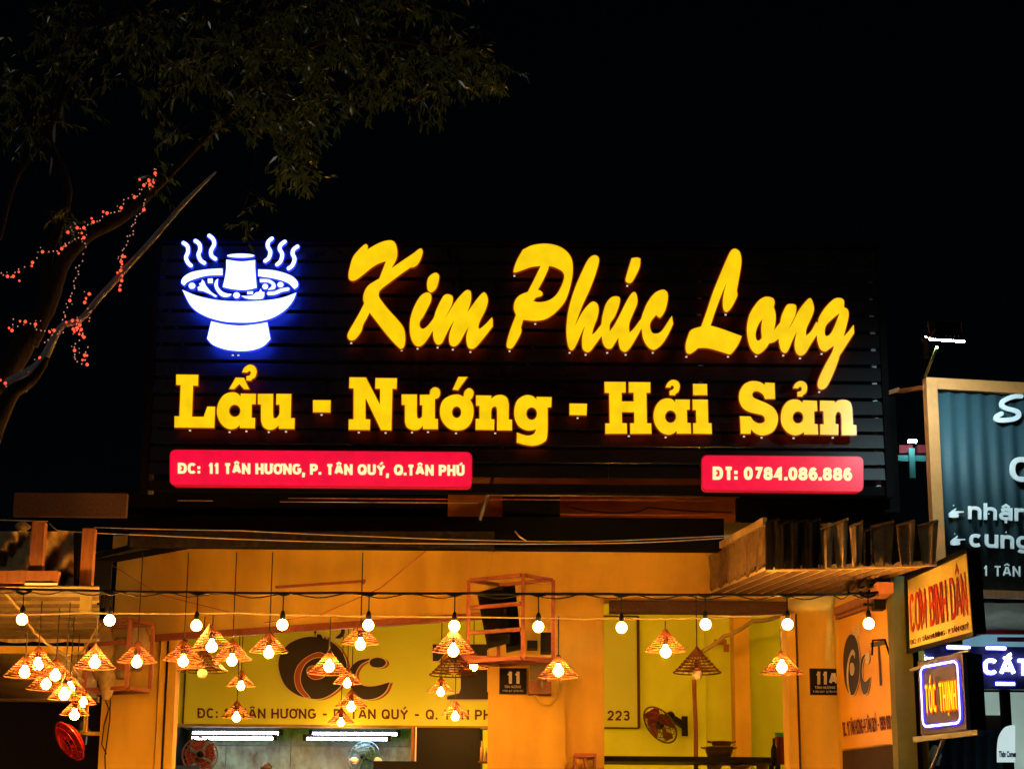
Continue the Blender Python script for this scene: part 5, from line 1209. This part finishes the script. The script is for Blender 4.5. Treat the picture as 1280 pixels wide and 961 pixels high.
tag(MB().box(at(598, 953.5, 19.3), at(612, 952.3, 19.3)+V((0, -.2, 0))).obj('shelf', M['wood']), 'narrow brown shelf with pale bottles left of the column', 'shelf')
bundle(333, 959, 20.4, .06, .12, 'brown leafy bunch on the kitchen counter below the left tubes', 'brass')
bundle(443, 950, 20.35, .05, .07, 'left white plastic bag on the kitchen counter under the blue fan', 'white')
bundle(472, 950, 20.35, .045, .07, 'right white plastic bag on the kitchen counter under the blue fan', 'white')

# ================================================================== TREE
tr = thing('street_tree', 'dark street tree with narrow drooping leaves and fairy lights', 'tree', (-4.6, 11.9, 0))
YT = 11.9
def limb(pts, rs, mt='bark', nm='branch'):
    P3 = [at(*p_) for p_ in pts]; sp_ = []; rr = []
    for i in range(len(P3)-1):
        p0, p1, p2, p3 = P3[max(i-1, 0)], P3[i], P3[i+1], P3[min(i+2, len(P3)-1)]
        for k in range(5):
            t = k/5; a = -.5*t+t*t-.5*t**3; b = 1-2.5*t*t+1.5*t**3; c = .5*t+2*t*t-1.5*t**3; d = -.5*t*t+.5*t**3
            q_ = p0*a+p1*b+p2*c+p3*d; sp_.append(q_+V([random.uniform(-1, 1)*.05*rs[i] for _ in range(3)])); rr.append(rs[i]*(1-t)+rs[i+1]*t)
    sp_.append(P3[-1]); rr.append(rs[-1]); return MB().tube(sp_, rr, 10).obj(nm, M[mt], tr, True)
limb([(-170, 1400, YT), (-140, 900, YT), (-90, 640, YT), (-40, 540, YT), (5, 470, YT), (32, 425, YT)], [.2, .17, .14, .10, .085, .075], nm='trunk')
limb([(35, 430, YT), (62, 375, YT), (78, 330, YT), (110, 295, YT), (150, 275, YT), (190, 240, YT), (230, 200, YT), (300, 130, YT), (380, 60, YT)], [.07, .06, .05, .042, .036, .03, .022, .015, .008])
limb([(60, 380, YT), (60, 320, YT), (85, 240, YT), (60, 160, YT), (90, 60, YT), (140, -40, YT)], [.045, .035, .03, .025, .02, .01])
limb([(10, 480, YT-.2), (50, 455, YT-.2), (75, 410, YT-.2), (100, 400, YT-.2), (128, 368, YT-.2), (190, 300, YT-.2), (232, 252, YT-.2), (270, 215, YT-.2)], [.04, .032, .02, .02, .02, .018, .016, .006], 'bluelit_bark')
limb([(-15, 560, YT-.3), (12, 495, YT-.3), (40, 475, YT-.3), (60, 447, YT-.3)], [.06, .05, .035, .015])
limb([(0, 300, YT), (20, 225, YT), (55, 175, YT), (68, 153, YT), (85, 110, YT), (105, 85, YT), (150, 15, YT), (165, -30, YT)], [.012, .014, .014, .014, .013, .012, .01, .006], 'bark')
limb([(68, 155, YT), (66, 190, YT), (62, 220, YT)], [.01, .008, .003], 'bluelit_bark')
limb([(380, 60, YT), (450, 45, YT), (540, 60, YT), (610, 80, YT)], [.02, .017, .012, .005])
limb([(300, 130, YT), (350, 110, YT), (370, 160, YT), (372, 215, YT)], [.02, .015, .01, .004])
limb([(300, 270, YT), (312, 240, YT), (318, 205, YT), (320, 160, YT)], [.003, .004, .006, .01], 'bark')
# leaves: short sprays of narrow leaves set along twigs through the crown's volume
spray_c = []
rr = random.Random(11)
blobs = [(600, 85, 38, 30, 46), (560, 60, 40, 25, 24), (520, 100, 45, 40, 42), (450, 90, 60, 50, 75), (440, 20, 120, 45, 60), (360, 60, 70, 50, 75), (400, 130, 40, 25, 36), (365, 165, 28, 35, 40), (372, 205, 18, 30, 30), (320, 135, 30, 35, 35), (290, 70, 70, 50, 70),
         (200, 60, 80, 60, 60), (120, 40, 90, 50, 50), (60, 90, 70, 70, 36), (20, 130, 40, 60, 26), (80, 270, 18, 12, 14), (230, 130, 60, 50, 24), (340, 20, 110, 40, 50), (195, 215, 14, 20, 8), (318, 265, 12, 25, 6), (500, -10, 90, 30, 40)]
lm = MB(); vs = []; fs = []; tw = MB()
for bx_, by_, rx_, ry_, cnt in blobs:
    for _ in range(cnt):
        an = rr.uniform(0, 6.28); q_ = rr.random()**.5; x = bx_+rx_*q_*math.cos(an); y = by_+ry_*q_*math.sin(an)
        Y = YT+rr.gauss(0, .55); p0 = at(x, y, Y)
        d = V((rr.uniform(-.7, .9), rr.uniform(-.7, .7), rr.uniform(-1.0, .15))).normalized()
        ln = rr.uniform(.10, .22); tip = p0+d*ln
        tw.tube([p0-d*.1, p0+V((0, 0, .01)), tip], [.003, .0025, .001], 4)
        nl = rr.randint(7, 12)
        for k in range(nl):
            b_ = p0.lerp(tip, k/nl); ld = (d*.6+V((rr.uniform(-1, 1), rr.uniform(-1, 1), rr.uniform(-1.1, .2)))*.8).normalized()
            wl = rr.uniform(.035, .075); sd_ = ld.cross(V((rr.uniform(-1, 1), rr.uniform(-1, 1), rr.uniform(-1, 1)))).normalized()*wl*rr.uniform(.10, .16)
            dn_ = V((0, 0, -wl*.15)); o_ = len(vs)
            vs += [b_, b_+ld*wl*.4+sd_, b_+ld*wl+dn_, b_+ld*wl*.4-sd_, b_+ld*wl*.75+sd_*.6+dn_*.5, b_+ld*wl*.75-sd_*.6+dn_*.5]
            fs += [[o_, o_+1, o_+3], [o_+1, o_+4, o_+5, o_+3], [o_+4, o_+2, o_+5]]
lm.add(vs, fs); o = lm.obj('crown', M['leaf'], tr); o['kind'] = 'stuff'
o = tw.obj('twigs', M['bark'], tr); o['kind'] = 'stuff'
# fairy lights
fy = thing('fairy_lights', 'strings of red and white fairy lights wound round the tree limbs', 'string lights', at(60, 420, YT-.2))
ch = ['5,425 28,437 50,437 70,410 122,385 160,345 200,343 232,333 245,315 270,305 295,293 315,292 322,327 310,380 285,405 295,430 277,455 280,482 265,512 262,528 240,572 245,590 235,600',
      '255,272 290,255 315,255 350,233 375,228 402,200 430,197 455,180 465,150 505,140 525,128 540,95 560,75 575,85 563,93 583,50 580,35',
      '585,60 545,150 540,172 540,187 513,212 508,237 495,250 500,280 478,287 475,320 460,340 460,362 455,382 453,415 457,453 450,488',
      '335,503 318,535 340,573 335,605 272,603 300,620 275,635 290,630 305,637 315,665 283,690 280,715 280,740 290,757 327,768 318,733 330,703',
      '50,598 45,640 95,607 133,617 137,637 168,642 203,640 237,648 195,658 168,685 172,720 150,743 143,790 125,808 135,828 113,855 100,868 65,875 58,873 25,860 20,838']
big = {(28, 437), (50, 437), (122, 385), (160, 345), (232, 333), (315, 292), (255, 272), (290, 255), (315, 255), (350, 233), (402, 200), (455, 180), (505, 140), (540, 95), (560, 75), (575, 85), (563, 93), (583, 50), (540, 187), (460, 362), (455, 382), (453, 415), (457, 453), (450, 488), (335, 503), (318, 535), (262, 528), (272, 603), (300, 620), (275, 635), (290, 630), (305, 637), (315, 665), (280, 715), (318, 733), (327, 768), (45, 640), (95, 607), (133, 617), (203, 640), (150, 743), (58, 873), (20, 838), (125, 808)}
fm = {}
for s_ in ch:
    pp = [tuple(map(float, t.split(','))) for t in s_.split()]; P3 = []
    q2 = []
    for k, p_ in enumerate(pp):
        q2.append(p_)
        if k < len(pp)-1 and math.dist(p_, pp[k+1]) > 17: q2.append(((p_[0]+pp[k+1][0])/2+random.uniform(-4, 4), (p_[1]+pp[k+1][1])/2+random.uniform(-1, 5)))
    pp = q2
    for x, y in pp:
        c_ = at(x/3.004, y/3.004+200, YT-.22); P3.append(c_); bg_ = (int(x), int(y)) in big; key = bg_
        if key not in fm:
            o = MB().lathe([(0, -.012), (.008, -.008), (.0115, 0), (.008, .008), (0, .012)] if bg_ else [(0, -.005), (.0035, -.003), (.0043, 0), (.003, .004), (0, .006)], (0, 0, 0), 8).obj('bulb', M['fairy_red' if bg_ else 'fairy_warm'], smooth=True)
            fm[key] = o.data; bpy.data.objects.remove(o)
        o = bpy.data.objects.new('bulb', fm[key]); COL.objects.link(o); o.parent = fy; o.location = c_-BASE[fy]
    rj = random.Random(len(s_))
    for k, (x, y) in enumerate(pp):
        if (int(x), int(y)) in big:
            for _ in range(2):
                o = bpy.data.objects.new('bulb', fm.get(rj.random() < .45, fm[True])); COL.objects.link(o); o.parent = fy
                o.location = P3[k]+V((rj.uniform(-.035, .035), rj.uniform(-.05, .05), rj.uniform(-.035, .035)))-BASE[fy]; o.scale = (.7, .7, .7)
    MB().tube(catenary(P3, .008, 3), .0018, 4).obj('wire', M['cable'], fy)
print('objects', len(bpy.data.objects))
